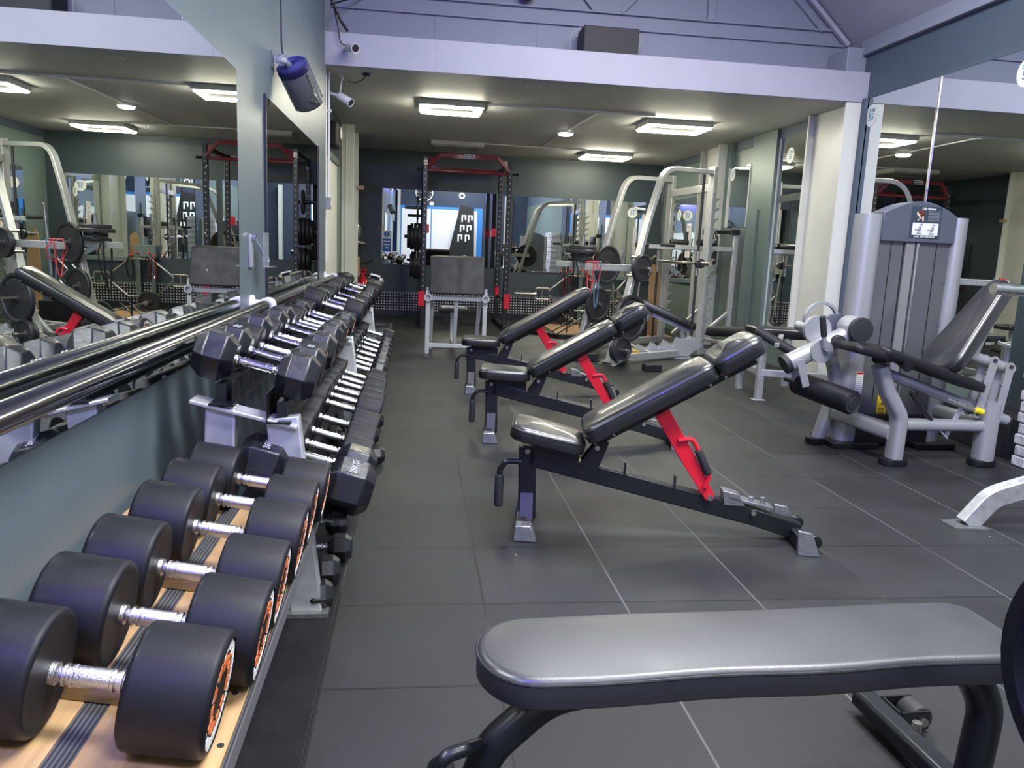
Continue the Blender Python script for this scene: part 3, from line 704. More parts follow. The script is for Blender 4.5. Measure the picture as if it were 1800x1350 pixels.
    for sg in (-1, 1):
        pts = [a0-n*.032, a0+u*.25-n*.03, a1-n*.022, a1+u*.022, a1+n*.022, a0+u*.25+n*.03, a0+n*.032]
        k = K(); k.prism([p+V((0, sg*.042-.004, 0)) for p in pts], (0, .008, 0)); k.done('strut_plate', 'red', t, bev=.002)
    k = K(); k.box(a0+u*.05, (.05, .078, .05), None); k.bar([a0+u*.02, a0+u*.22], .07, .05, up=(1, 0, 0)); k.done('strut_core', 'red', t, bev=.003)
    g0 = a0+u*.14+V((0, -.05, 0)); k = K(); nn = V((-n.x, 0, -n.z)) if n.x < 0 else n
    k.tube([g0, g0+nn*.055+u*.02, g0+nn*.055+u*.10, g0+nn*.04+u*.2, g0+u*.235], .011, 10, fil=.03); k.done('strut_handle', 'red', t)
    K().rcyl(g0+nn*.053+u*.075, g0+nn*.042+u*.19, .0175, .005).done('strut_grip', 'foam', t)
    K().cyl(a1+V((0, -.052, 0)), a1+V((0, .052, 0)), .014, 6).done('pivot_bolt', 'steel', t)
    return t
adj_bench('nearest of three black incline benches with red struts, seat sloping back', (.478, 3.068), -math.atan2(.18, 1.1))
adj_bench('middle of three black incline benches with red struts, level seat and separate head pad', (.481, 4.683), -math.atan2(.13, 1.1), .04)
adj_bench('furthest of three black incline benches with red struts, its back one long pad', (.471, 6.285), -math.atan2(.07, 1.1), .02, False)
t = T('pin_on_wire', 'small red pull pin with a wire loop hanging under the nearest incline bench', 'safety pin', (.70, 3.26, .245))
K().cyl((0, 0, .0), (.035, 0, .03), .006, 10).done('pin', 'red', t)
K().tube([(0, 0, 0), (-.02, 0, -.015), (-.032, 0, -.035), (-.02, 0, -.035), (0, 0, 0)], .0012, 6).done('wire_loop', 'steel', t)

# ------------------------------------------------------------------ flat bench, foreground
t = T('flat_bench', 'black flat bench with rounded end and curved tube legs, across the foreground', 'weight bench', (.69, 1.387, 0), .045)
out = []
for k_ in range(19): a = PI/2+PI*k_/18; out.append((-.455+.105*math.cos(a), .122*math.sin(a)))
for k_ in range(1, 20): out.append((-.455+.965*k_/20, -.122-.004*math.sin(k_*.7)))
for k_ in range(7): a = -PI/2+PI/2*k_/6; out.append((.51+.05*math.cos(a), -.072+.05*math.sin(a)))
for k_ in range(7): a = PI/2*k_/6; out.append((.51+.05*math.cos(a), .072+.05*math.sin(a)))
for k_ in range(1, 20): out.append((.51-.965*k_/20, .122+.003*math.sin(k_*.5)))
m_ = tmtx((0, 0, .390), .0, .0, 0)
k = K(); k.pad(out, .062, m_, .016, .006); s = k.done('seat_pad', mat('satin_black_vinyl', (.028, .0285, .03), .42, bump=.08, bscale=240, rvar=.05, vscale=5, spec=1), t, ang=60)
K().tube([m_ @ V((a*1.0, b2*1.0, .05)) for a, b2 in out], .003, 6, closed=True).done('piping', 'stitch', s)
k = K(); k.bx(-.40, .52, -.035, .035, .35, .395); k.done('frame_rail', 'blackpaint', t, bev=.003)
k = K(); k.tube([(-.28, 0, .365), (-.42, 0, .34), (-.53, 0, .24), (-.60, 0, .03)], .034, 20, fil=.15); k.done('leg', 'blackpaint', t)
k = K(); k.tube([(.30, 0, .37), (.50, 0, .365), (.56, 0, .26), (.545, 0, .03)], .036, 20, fil=.12); k.done('leg', 'blackpaint', t)
k = K(); k.rcyl((-.60, -.24, .034), (-.60, .24, .034), .032, .01); k.done('foot_bar', 'blackpaint', t)
k = K(); k.bar([(.545, -.27, .045), (.548, .39, .045)], .062, .05, r=.018); k.done('foot_bar', 'blackpaint', t, bev=.004)
k = K(); k.bx(.575, .66, .27, .275, .02, .07); k.bx(.575, .66, .345, .35, .02, .07); k.bx(.573, .58, .27, .35, .02, .07); k.done('wheel_bracket', 'blackpaint', t)
k = K(); k.rcyl((.645, .28, .04), (.645, .34, .04), .036, .008); k.done('wheel', 'foam', t)
K().cyl((.645, .265, .04), (.645, .355, .04), .011, 10).done('axle', 'steel', t)
K().cyl((.575, .21, .06), (.575, .21, .085), .012, 8).done('bolt', 'steel', t)
k = K(); k.tube([(-.555, -.03, .27), (-.58, -.06, .285), (-.62, -.07, .28), (-.65, -.07, .23), (-.66, -.07, .19)], .013, 12, fil=.03); k.done('lift_handle', 'blackpaint', t)
K().rcyl((-.65, -.07, .238), (-.685, -.07, .11), .02, .005).done('handle_grip', 'foam', t)

# ------------------------------------------------------------------ plates
def plate(name, label, c, ax, r, th, group=None, bore=.026, m='iron', words=None, hub=True):
    t = T(name, label, 'weight plate', c, 0, group)
    k = K(); h = th/2
    k.lathe((0, 0, 0), ax, [(-h, bore), (-h, bore*1.9), (-h*.55, bore*2.1), (-h*.45, r*.80), (-h*.95, r*.86), (-h, r*.96), (-h*.6, r), (h*.6, r), (h, r*.96), (h*.95, r*.86), (h*.45, r*.80), (h*.55, bore*2.1), (h, bore*1.9), (h, bore)], 48, close=False)
    k.done('disc', m, t, ang=30)
    if words:
        d = V(ax).normalized(); x, y, _ = basis(d)
        for w_, a0, st in words:
            for j, ch in enumerate(w_):
                if ch == ' ': continue
                a = math.radians(a0-st*j); rad = x*math.cos(a)+y*math.sin(a)
                tang = rad.cross(d)*1
                text('raised_letter', ch, r*.19, frame_mtx(d*(h*.42)+rad*r*.66, tang, rad), 'greypl', t, .0012, bold=True)
    return t

# ------------------------------------------------------------------ Smith machine
th_ = math.radians(33); E1 = V((math.cos(th_), math.sin(th_), 0)); NN = V((E1.y, -E1.x, 0))
PA, PB = V((3.38, 8.95, 0)), V((3.30, 10.2, 0))
t = T('smith_machine', 'tall galvanised smith machine with arched side frames and hooked uprights', 'smith machine', tuple(PA))
def FP(o, u, z, off=0): return (o-PA)+E1*u+NN*off+V((0, 0, z))
for o in (PA, PB):
    k = K(); k.bar([FP(o, 0, .03), FP(o, 0, 2.2)], .075, .085, up=NN); k.done('upright', 'galv', t, bev=.003)
    k = K(); k.bar([FP(o, 0, 2.14), FP(o, -.87, 2.11), FP(o, -1.06, 1.62), FP(o, -1.56, .03)], .05, .075, up=NN, fil=.28); k.done('arched_leg', 'galv', t)
    k = K(); k.bar([FP(o, .08, .06), FP(o, -1.5, .06)], .05, .08); k.done('base_rail', 'galv', t, bev=.003)
    # guide rod and hooks plate
    k = K(); k.cyl(FP(o, -.17, .1), FP(o, -.17, 2.1), .016, 12); k.done('guide_rod', 'iron', t)
    prof = []; off = NN*0
    k = K(); z = .28
    k.prism([FP(o, .045, .2, -.004), FP(o, .075, .2, -.004), FP(o, .075, 1.95, -.004), FP(o, .045, 1.95, -.004)], NN*.008)
    while z < 1.9:
        pts = [(.07, z-.02), (.10, z+.01), (.145, z+.045), (.165, z+.04), (.165, z+.055), (.145, z+.065), (.12, z+.06), (.09, z+.045), (.07, z+.075)]
        k.prism([FP(o, a, b2, -.004) for a, b2 in pts], NN*.008); z += .117
    k.done('hook_plate', 'galv', t)
    for u, z in ((0, .2), (0, .95), (0, 1.9), (-1.24, 1.15), (-1.30, .95), (-1.42, .5), (-1.46, .38)):
        k = K(); k.cyl(FP(o, u, z, -.05), FP(o, u, z, .05), .014, 8); k.done('bolt', 'steel', t)
    # storage arm
    k = K(); k.bar([FP(o, -1.16, 1.03, .045), FP(o, -2.02, 1.03, .045)], .06, .07); k.done('storage_arm', 'galv', t, bev=.003)
    k = K(); k.bar([FP(o, -1.55, 0.0), FP(o, -1.62, 0.04)], .14, .02); k.prism([FP(o, -1.45, 0, -.12), FP(o, -1.6, 0, -.12), FP(o, -1.56, .07, -.03), FP(o, -1.48, .07, -.03)], NN*.24); k.done('foot', 'wornsteel', t)
k = K(); k.bar([FP(PA, .0, 1.97), FP(PB, .0, 1.97)], .05, .09); k.done('top_crossbar', 'galv', t, bev=.003)
k = K(); k.bar([FP(PA, -.85, .06), FP(PB, -.85, .06)], .05, .07); k.done('bottom_crossbar', 'galv', t, bev=.003)
dB = (PB-PA).normalized()
zb = 1.10
k = K(); k.cyl(FP(PA, -.17, zb), FP(PB, -.17, zb), .016, 14); k.done('bar', 'steel', t)
k = K(); k.cyl(FP(PA, -.17, zb)-dB*.36, FP(PA, -.17, zb)-dB*.08, .025, 20); k.done('bar_sleeve', 'steel', t)
k = K(); k.cyl(FP(PB, -.17, zb)+dB*.08, FP(PB, -.17, zb)+dB*.36, .025, 20); k.done('bar_sleeve', 'steel', t)
k = K(); k.cyl(FP(PA, -.17, zb)-dB*.11, FP(PA, -.17, zb)-dB*.05, .055, 20); k.done('collar', 'iron', t); k = K(); k.cyl(FP(PB, -.17, zb)+dB*.05, FP(PB, -.17, zb)+dB*.11, .055, 20); k.done('collar', 'iron', t)
for o in (PA, PB):
    k = K(); k.cyl(FP(o, -.17, zb-.14), FP(o, -.17, zb+.14), .024, 16); k.done('slider', 'steel', t)
for o, u, z in ((PA, -1.27, 1.03), (PA, -1.37, .50), (PA, -1.52, .17), (PB, -1.24, 1.03), (PB, -1.36, .55), (PB, -1.42, .15)):
    k = K(); k.cyl(FP(o, u, z, -.02), FP(o, u, z, .24 if o is PA else .16), .024, 16); k.done('storage_peg', 'steel', t)
def sp(o, u, z, off): return tuple(FP(o, u, z, off)+PA)
GP = 'weight plates on the smith machine pegs'
plate('weight_plate', 'small dark plate on the smith machine peg level with its storage arm', sp(PA, -1.27, 1.03, .12), NN, .145, .05, GP)
plate('weight_plate', 'large black 20 plate with raised lettering on the smith machine front frame', sp(PA, -1.37, .50, .09), NN, .25, .055, GP, words=[('BODYPOWER', 128, 15), ('20', 205, 14)])
plate('weight_plate', 'small dark plate on the lowest front peg of the smith machine', sp(PA, -1.52, .17, .13), NN, .14, .045, GP)
plate('weight_plate', 'smaller inner plate behind the lowest front plate of the smith machine', sp(PA, -1.52, .17, .08), NN, .125, .03, GP)
plate('weight_plate', 'large flat grey plate high on the rear frame of the smith machine', sp(PB, -1.24, 1.03, .1), NN, .235, .04, GP)
plate('weight_plate', 'medium black plate half way down the rear frame of the smith machine', sp(PB, -1.36, .55, .1), NN, .205, .04, GP)
plate('weight_plate', 'small grey plate lowest on the rear frame of the smith machine', sp(PB, -1.42, .17, .1), NN, .155, .04, GP)
# stack lying flat on the rear storage arm
q = FP(PB, -1.62, 0, .045)+PA
k = K(); k.cyl((0, 0, 0), (0, 0, .30), .024, 16); o = k.done('storage_pin', 'steel'); o.location = (q.x, q.y, 1.066); tag(o, 'upright steel pin on the rear storage arm, plates stacked on it', 'plate pin')
for i, (r, h) in enumerate(((.13, .04), (.125, .04), (.20, .035), (.165, .03))):
    plate('weight_plate', 'flat-lying plate stacked on the storage pin, %s from the bottom' % ('first', 'second', 'third', 'fourth')[i], (q.x, q.y, 1.067+.022+i*.045), (0, 0, 1), r, .042, 'plates stacked flat on the storage arm')
# bands looped over the arm ends
def band(label, o, u, ln, wd, r, m, grp='exercise bands on the smith machine arms', sway=0):
    c = FP(o, u, 1.03, .045)+PA; pts = []
    for j in range(28):
        a = 2*PI*j/28; s_ = math.sin(a); z = (.045 if s_ > 0 else .0)+s_*(.0 if s_ > 0 else ln)
        pts.append(V((c.x, c.y, 1.03+z+.012))+NN*(math.cos(a)*(wd if s_ < 0 else .05))*1+E1*(sway*math.sin(a*1.5)))
    return tag(K().tube(pts, r, 8, closed=True).done('exercise_band', m), label, 'exercise band', grp)
band('red rubber band looped over the front storage arm end', PA, -1.97, .30, .04, .006, 'bandred')
band('thin red rubber band hanging inside the thicker red one', PA, -1.93, .16, .10, .006, 'bandred', sway=.02)
band('blue-grey rubber band hanging beside the red bands', PA, -1.87, .42, .035, .006, 'bandblue')
band('black strap band on the rear storage arm, nearest its tip', PB, -1.80, .52, .05, .010, 'cable')
band('black strap band on the rear storage arm beside the plate stack', PB, -1.76, .40, .09, .008, 'cable')

# ------------------------------------------------------------------ leg extension machine
t = T('leg_extension_machine', 'metallic grey leg extension machine with tall weight tower and black seat', 'leg extension machine', (3.1, 4.5, 0))
O = V((3.1, 4.5, 0))
def Q(x, y, z): return V((x, y, z))-O
# tower
TY = 4.72
k = K(); k.oval([Q(2.83, TY+.04, .03), Q(2.84, TY+.04, 1.50)], .145, .17, up=(0, 1, 0)); k.done('tower_column', 'metgrey', t)
k = K(); k.oval([Q(3.445, TY+.04, .03), Q(3.445, TY+.04, 1.50)], .11, .15, up=(0, 1, 0)); k.done('tower_column', 'metgrey', t)
top = [(2.90, 1.335), (3.40, 1.335), (3.40, 1.505)]+[(3.40-.5*i/10, 1.505+.085*math.sin(PI*(i/10)*.97+.04)) for i in range(1, 10)]+[(2.90, 1.515)]
k = K(); k.prism([Q(x, TY-.03, z) for x, z in top], (0, .16, 0)); k.done('tower_head', 'darkgrey', t, bev=.006)
k = K(); k.prism([Q(2.895, TY, .03), Q(3.40, TY, .03), Q(3.40, TY, 1.335), Q(2.895, TY, 1.335)], (0, .02, 0)); k.done('front_shroud', 'shroud', t)
k = K(); k.prism([Q(2.895, TY+.15, .03), Q(3.40, TY+.15, .03), Q(3.40, TY+.15, 1.335), Q(2.895, TY+.15, 1.335)], (0, .02, 0)); k.done('rear_shroud', 'shroud', t)
k = K(); k.cyl(Q(3.165, TY-.012, .05), Q(3.165, TY-.012, 1.33), .011, 12); k.done('guide_rod', 'chrome', t)
k = K(); k.bx(3.085-3.1, 3.145-3.1, TY-.012-4.5, TY-4.5, .4, 1.33); k.done('shroud_rib', mat('pale_shroud_rib', (.22, .225, .22), .35), t)
k = K(); k.bx(3.075-3.1, 3.08-3.1, TY-.006-4.5, TY-4.5, .3, 1.33); k.bx(2.99-3.1, 2.994-3.1, TY-.004-4.5, TY-4.5, .3, 1.33); k.bx(3.30-3.1, 3.304-3.1, TY-.004-4.5, TY-4.5, .3, 1.33); k.done('shroud_groove', 'cable', t)
k = K()
for z in (1.09, .82): k.cyl(Q(3.385, TY-.003, z), Q(3.385, TY+.001, z), .014, 14)
k.done('shroud_plug', 'darkgrey', t)
k = K(); k.bx(2.89-3.1, 3.40-3.1, TY-.02-4.5, TY+.17-4.5, .02, .22); k.done('tower_base', 'blackpaint', t, bev=.006)
for x0, x1 in ((2.70, 3.02), (3.28, 3.56)):
    k = K(); k.bx(x0-3.1, x1-3.1, TY-.10-4.5, TY+.20-4.5, 0, .04); k.done('floor_plate', 'blackpaint', t, bev=.006)
k = K(); k.bx(3.03-3.1, 3.095-3.1, TY-.003-4.5, TY-4.5, .2, .37); lb = k.done('weight_label', 'yellowlab', t)
for i, s_ in enumerate(('85', '95', '105', '115', '125')):
    text('figure', s_, .028, frame_mtx(Q(3.063, TY-.0035, .35-i*.033), (1, 0, 0), (0, 0, 1)), 'ink', lb, bold=True)
# placard
x0, x1, z0, z1 = 3.083, 3.287, 1.362, 1.56; yp = TY-.034
pc = K().prism([Q(x0, yp, z0), Q(x1, yp, z0), Q(x1, yp, z1), Q(x0, yp, z1)], (0, .004, 0)).done('placard', 'ink', t, bev=.001)
X = lambda a: x0+a*(x1-x0)
Z = lambda a: z0+a*(z1-z0)
k = K(); k.prism([Q(X(.07), yp-.0008, Z(.1)), Q(X(.93), yp-.0008, Z(.1)), Q(X(.93), yp-.0008, Z(.48)), Q(X(.07), yp-.0008, Z(.48))], (0, .001, 0)); k.done('picture_panel', 'paper', pc)
for cx in (.28, .70):
    k = K(); yq = yp-.0014
    def blob(*pts): k.prism([Q(X(cx+a), yq, Z(b2)) for a, b2 in pts], (0, .0008, 0))
    blob((.03, .40), (.12, .40), (.12, .455), (.03, .455)); blob((.02, .38), (-.02, .24), (.03, .19), (.09, .25), (.08, .38)); blob((-.13, .25), (.02, .22), (.0, .27), (-.1, .29)); blob((-.06, .12), (.1, .12), (.12, .16), (-.04, .19))
    k.done('seated_figure_print', 'greypl', pc)
k = K(); yq = yp-.0012
k.prism([Q(X(a), yq, Z(b2)) for a, b2 in ((.26, .86), (.40, .88), (.42, .74), (.36, .66), (.3, .74), (.2, .79))], (0, .001, 0)); k.done('shorts_print', 'darkred', pc)
k = K(); k.prism([Q(X(a), yq, Z(b2)) for a, b2 in ((.2, .83), (.15, .76), (.24, .68), (.27, .61), (.2, .56), (.23, .55), (.31, .62), (.27, .72), (.27, .78))], (0, .001, 0)); k.prism([Q(X(a), yq, Z(b2)) for a, b2 in ((.35, .74), (.34, .66), (.38, .53), (.42, .53), (.4, .68), (.41, .74))], (0, .001, 0)); k.done('legs_print', 'skin', pc)
k = K(); rn = random.Random(2)
for j in range(7):
    z = .835-j*.045-(.0 if j < 3 else .005); x = .56
    while x < .93:
        w2 = rn.uniform(.03, .08); k.prism([Q(X(x), yq, Z(z)), Q(X(min(x+w2, .95)), yq, Z(z)), Q(X(min(x+w2, .95)), yq, Z(z+.02)), Q(X(x), yq, Z(z+.02))], (0, .001, 0)); x += w2+.02
k.done('small_print', 'greypl', pc)
text('maker_name', 'Life Fitness', .021, frame_mtx(Q(X(.56), yp-.001, Z(.925)), (1, 0, .0), (.25, 0, 1)), 'paper', pc, bold=True)
text('machine_name', 'LEG EXTENSION', .0155, frame_mtx(Q(X(.5), yp-.001, Z(.05)), (1, 0, 0), (0, 0, 1)), 'paper', pc, bold=True, spacing=1.25)
# caution label on column
k = K(); k.bx(2.835-3.1, 2.882-3.1, TY-.049-4.5, TY-.046-4.5, .36, .50); cl = k.done('caution_label', 'paper', t)
k = K(); k.bx(2.836-3.1, 2.881-3.1, TY-.0495-4.5, TY-.049-4.5, .485, .498); k.done('red_heading', 'red', cl)
k = K()
for j in range(8): k.bx(2.838-3.1, 2.875-3.1, TY-.0495-4.5, TY-.049-4.5, .372+j*.013, .376+j*.013)
k.done('print_lines', 'greypl', cl)
# base frame and legs
SY = 4.27
k = K(); k.oval([Q(2.73, SY, .60), Q(2.80, SY, .44), Q(2.895, SY, .30), Q(2.89, SY, .03)], .085, .115, up=(0, 1, 0), fil=.12); k.done('front_seat_leg', 'metgrey', t)
k = K(); k.oval([Q(3.475, SY, .40), Q(3.475, SY, .03)], .11, .12, up=(0, 1, 0)); k.done('rear_seat_leg', 'metgrey', t)
k = K(); k.oval([Q(2.68, 4.78, .03), Q(2.735, 4.78, .26), Q(2.74, 4.76, .45), Q(2.62, 4.70, .72)], .075, .095, up=(0, 1, 0), fil=.15); k.done('arm_leg', 'metgrey', t)
for x, y in ((2.89, SY), (3.475, SY), (2.68, 4.78)):
    k = K(); o_ = rrect(.082, .06, .055, 6); k.pad(o_, .042, tmtx(Q(x, y, 0)), .008, .0); k.done('rubber_foot', 'rubber', t)
k = K(); k.oval([Q(2.74, 4.72, .22), Q(2.87, SY+.02, .19)], .07, .09); k.oval([Q(2.93, SY, .25), Q(3.45, SY, .25)], .07, .09, up=(0, 1, 0)); k.oval([Q(3.475, SY, .25), Q(3.44, 4.75, .25)], .07, .09); k.oval([Q(2.9, SY, .20), Q(2.84, 4.7, .2)], .06, .08); k.done('base_tube', 'metgrey', t)
k = K(); k.cyl(Q(2.72, SY, .575), Q(3.60, SY, .285), .032, 24); k.done('seat_tube', 'metgrey', t)
k = K(); k.rcyl(Q(3.595, SY, .287), Q(3.615, SY, .280), .034, .008); k.done('tube_cap', 'foam', t)
k = K(); k.cyl(Q(3.22, SY, .70), Q(3.585, SY, .595), .032, 24); k.done('back_tube', 'metgrey', t)
k = K(); k.rcyl(Q(3.58, SY, .597), Q(3.60, SY, .592), .034, .008); k.done('tube_cap', 'foam', t)
for a, b2 in (((3.43, .655), (3.37, .33)), ((3.54, .62), (3.50, .29))):
    for yy in (SY-.045, SY+.037):
        k = K(); A_, B_ = V((a[0], 0, a[1])), V((b2[0], 0, b2[1])); d = (B_-A_).normalized(); n = V((d.z, 0, -d.x)); pts = []
        for j in range(9): an = PI*j/8; pts.append(A_+(n*math.cos(an)-d*math.sin(an))*.026)
        for j in range(9): an = PI*j/8; pts.append(B_+(-n*math.cos(an)+d*math.sin(an))*.026)
        k.prism([Q(p.x, yy, p.z) for p in pts], (0, .008, 0)); k.done('link_plate', 'metgrey', t)
    k = K(); 
    for p in (a, b2): k.cyl(Q(p[0], SY-.052, p[1]), Q(p[0], SY+.052, p[1]), .012, 10)
    k.done('bolt', 'iron', t)
# seat cushion
sm = Matrix.Translation(Q(2.99, SY, .575)) @ Matrix.Rotation(.30, 4, 'Y')
out = []
for a, b2 in rrect(.37, .16, .06, 7): out.append((a, b2*(1-.18*max(0, a/.37))))
k = K(); k.pad(out, .055, sm, .022, .006); k.done('seat', 'wornvinyl', t, ang=60)
fm = Matrix.Translation(Q(2.60, SY, .668)) @ Matrix.Rotation(.23, 4, 'Y')
k = K(); k.pad(rrect(.125, .15, .05, 6), .05, fm, .024, .004); k.done('seat_front_roll', 'wornvinyl', t, ang=60)
k = K(); k.tube([Q(2.80, SY-.16, .62), Q(2.83, SY, .655), Q(2.80, SY+.16, .62)], .03, 14, fil=.1); k.done('seat_bolster', 'wornvinyl', t)
# back cushion (tilted, hour-glass shape)
A_, B_ = V((3.10, SY, .60)), V((3.43, SY, 1.085)); d = (B_-A_).normalized(); n = V((-d.z, 0, d.x)); Lb = (B_-A_).length
bmx = Matrix(((d.x, 0, n.x, 0), (d.y, 1, n.y, 0), (d.z, 0, n.z, 0), (0, 0, 0, 1)))
bmx = Matrix.Translation((A_+B_)/2-O-n*.03) @ bmx
out = []
for a, b2 in rrect(Lb/2+.03, .17, .11, 8):
    f = .80-.20*math.tanh(a*7)-.0; out.append((a, b2*f))
k = K(); k.pad(out, .075, bmx, .03, .008); bk = k.done('back_cushion', 'vinyl', t, ang=60)
K().tube([bmx @ V((a, b2, .056)) for a, b2 in out], .0035, 6, closed=True).done('piping', 'stitch', bk)
k = K(); k.bar([Q(3.30, SY, .66), Q(3.36, SY, .85)], .06, .05, up=(1, 0, 0)); k.done('back_bracket', 'metgrey', t)
# adjuster
k = K(); k.cyl(Q(3.16, SY-.04, .42), Q(3.36, SY-.05, .352), .008, 10); k.done('pull_rod', 'chrome', t)
K().rcyl(Q(3.345, SY-.05, .357), Q(3.395, SY-.052, .342), .019, .006).done('yellow_knob', 'yellow', t)
k = K(); k.cyl(Q(2.93, SY-.02, .45), Q(3.09, SY-.02, .28), .012, 12); k.done('gas_strut_body', 'blackpaint', t)
k = K(); k.cyl(Q(3.09, SY-.02, .28), Q(3.21, SY-.02, .17), .006, 10); k.bar([Q(3.30, SY, .38), Q(3.21, SY, .17)], .03, .01, up=(0, 1, 0)); k.done('gas_strut_rod', 'metgrey', t)
# lever arm with counterweights (at y ~4.62)
AY = 4.55
a0, a1 = V((2.30, AY, .565)), V((2.73, AY, .79))
k = K(); k.oval([a0-O, a1-O], .10, .125, up=(0, 1, 0)); k.done('lever_arm', 'metgrey', t)
d = (a1-a0).normalized(); a2 = a0-d*.012
k = K(); k.cyl(a2-O-d*.02, a2-O+d*.012, .060, 20); k.done('arm_end_cap', 'foam', t)
k = K(); k.cyl(Q(2.70, AY-.075, .79), Q(2.70, AY+.06, .79), .078, 28); k.done('pivot_hub', 'metgrey', t)
k = K(); k.rcyl(Q(2.70, AY-.10, .79), Q(2.70, AY-.07, .79), .078, .008); k.done('hub_cap', 'foam', t)
k = K(); k.rcyl(Q(2.57, AY-.10, .715), Q(2.57, AY-.05, .715), .04, .006); k.done('stop_cap', 'foam', t)
k = K(); k.cyl(Q(2.475, AY-.075, .65), Q(2.475, AY-.05, .65), .072, 30); k.done('adjust_disc', 'metgrey', t)
k = K(); k.cyl(Q(2.485, AY-.11, .675), Q(2.485, AY-.07, .675), .018, 12); k.cyl(Q(2.475, AY-.1, .68), Q(2.455, AY-.105, .75), .014, 12); k.done('adjust_lever', 'metgrey', t)
K().rcyl(Q(2.458, AY-.105, .745), Q(2.425, AY-.12, .87), .0185, .006).done('lever_grip', 'foam', t)
k = K(); k.cyl(Q(2.50, AY+.06, .77), Q(2.50, AY+.30, .77), .035, 20); k.cyl(Q(2.50, AY+.05, .77), Q(2.50, AY+.085, .77), .088, 32); k.done('counter_flange', 'metgrey', t)
k = K(); k.lathe(Q(2.60, AY+.20, .82), (0, 1, 0), [(0, .10), (0, .118), (.03, .118), (.03, .10)], 36, close=False); k.done('pulley_ring', 'metgrey', t)
cam = []
for j in range(24): a = 2*PI*j/24; rr2 = .085+.025*math.cos(a-.6); cam.append(Q(2.62+rr2*math.cos(a)*1.15, AY+.09, .79+rr2*math.sin(a)*.8))
k = K(); k.prism(cam, (0, .025, 0)); k.done('cam', 'darkgrey', t, bev=.003)
for yy in (AY-.065, AY+.05):
    k = K(); k.prism([Q(2.32, yy, .59), Q(2.37, yy, .60), Q(2.425, yy, .43), Q(2.38, yy, .42)], (0, .01, 0)); k.done('roller_link', 'metgrey', t, bev=.002)
k = K(); k.cyl(Q(2.395, 4.76, .43), Q(2.57, 4.245, .379), .014, 10); k.done('roller_axle', 'blackpaint', t)
K().rcyl(Q(2.43, 4.66, .425), Q(2.572, 4.24, .378), .073, .012, 36).done('shin_roller', 'rubber', t)
ax_ = (V((2.572, 4.24, .378))-V((2.43, 4.66, .425))).normalized()
pe = V((2.572, 4.24, .378))-O
k = K(); k.lathe(pe, ax_, [(0, .062), (.006, .062), (.006, .055), (.003, .052), (.003, .038), (.006, .036), (.006, .01)], 32); k.done('roller_cap', 'foam', t)

# ------------------------------------------------------------------ low black pulley bench behind the leg machine
t = T('leg_curl_bench', 'low silver-framed bench with black pads behind the leg extension machine', 'bench', (3.2, 6.3, 0))
def B(x, y, z): return (x-3.2, y-6.3, z)
k = K(); k.bar([B(2.92, 6.25, .0), B(2.92, 6.25, .56)], .05, .06); k.bar([B(2.92, 6.25, .24), B(3.55, 6.0, .24)], .05, .06); k.bar([B(2.98, 6.8, 0), B(2.98, 6.8, .5)], .05, .06); k.bar([B(2.92, 6.25, .24), B(2.98, 6.8, .24)], .05, .06); k.bar([B(3.55, 6.0, 0), B(3.55, 6.0, .5)], .05, .06); k.bx(-.33, -.23, -.09, -.01, 0, .01); k.done('frame', 'galv', t, bev=.003)
k = K(); k.pad([(-.40, .13), (.38, .13), (.38, -.13), (-.34, -.13)], .06, tmtx(B(3.24, 6.35, .555), 0, .0, -.3), .02, .004); k.done('pad', 'vinyl', t, ang=60)
k = K(); k.rcyl(B(2.83, 6.2, .60), B(3.10, 5.9, .42), .04, .012); k.done('roller', 'foam', t)
k = K(); k.bar([B(2.92, 6.0, .5), B(3.05, 6.2, .56)], .04, .03); k.done('bracket', 'galv', t)
t = T('foam_roller_bar', 'long black padded roller bar with dark red cover beside the smith machine', 'roller', (3.3, 7.7, .33))
K().rcyl((-.12, .45, .06), (.30, -.9, .19), .055, .015).done('foam', 'foam', t)
K().rcyl((.27, -.8, .21), (.33, -1.0, .225), .05, .01).done('red_cover', 'darkred', t)
k = K(); k.bar([(0, .1, .02), (0, .1, -.33)], .05, .05); k.bar([(.22, -.7, .12), (.22, -.7, -.33)], .05, .05); k.done('support', 'galv', t)

# ------------------------------------------------------------------ sit-up bench behind the smith machine
t = T('decline_bench', 'long sloping black board bench on silver legs inside the smith machine', 'bench', (2.9, 9.4, 0))
def D(x, y, z): return V((x-2.9, y-9.4, z))
a, b2 = V((2.78, 9.5, .54)), V((3.44, 9.35, .27)); d = (b2-a).normalized(); n = V((-d.z, 0, d.x)).normalized(); yv = n.cross(d)
mx_ = Matrix((d, yv, n)).transposed().to_4x4(); mx_.translation = (a+b2)/2-V((2.9, 9.4, 0))
k = K(); k.pad(rrect((b2-a).length/2, .14, .03), .085, mx_, .02, .004); k.done('board', 'vinyl', t, ang=60)
k = K(); k.bar([D(2.78, 9.5, .51), D(3.44, 9.35, .24)], .05, .05); k.bar([D(2.92, 9.45, .46), D(2.45, 9.2, .02)], .045, .045); k.bar([D(3.3, 9.38, .3), D(3.35, 9.4, 0)], .05, .05); k.bar([D(2.35, 9.1, .03), D(2.6, 9.35, .03)], .06, .05); k.done('frame', 'silver', t)
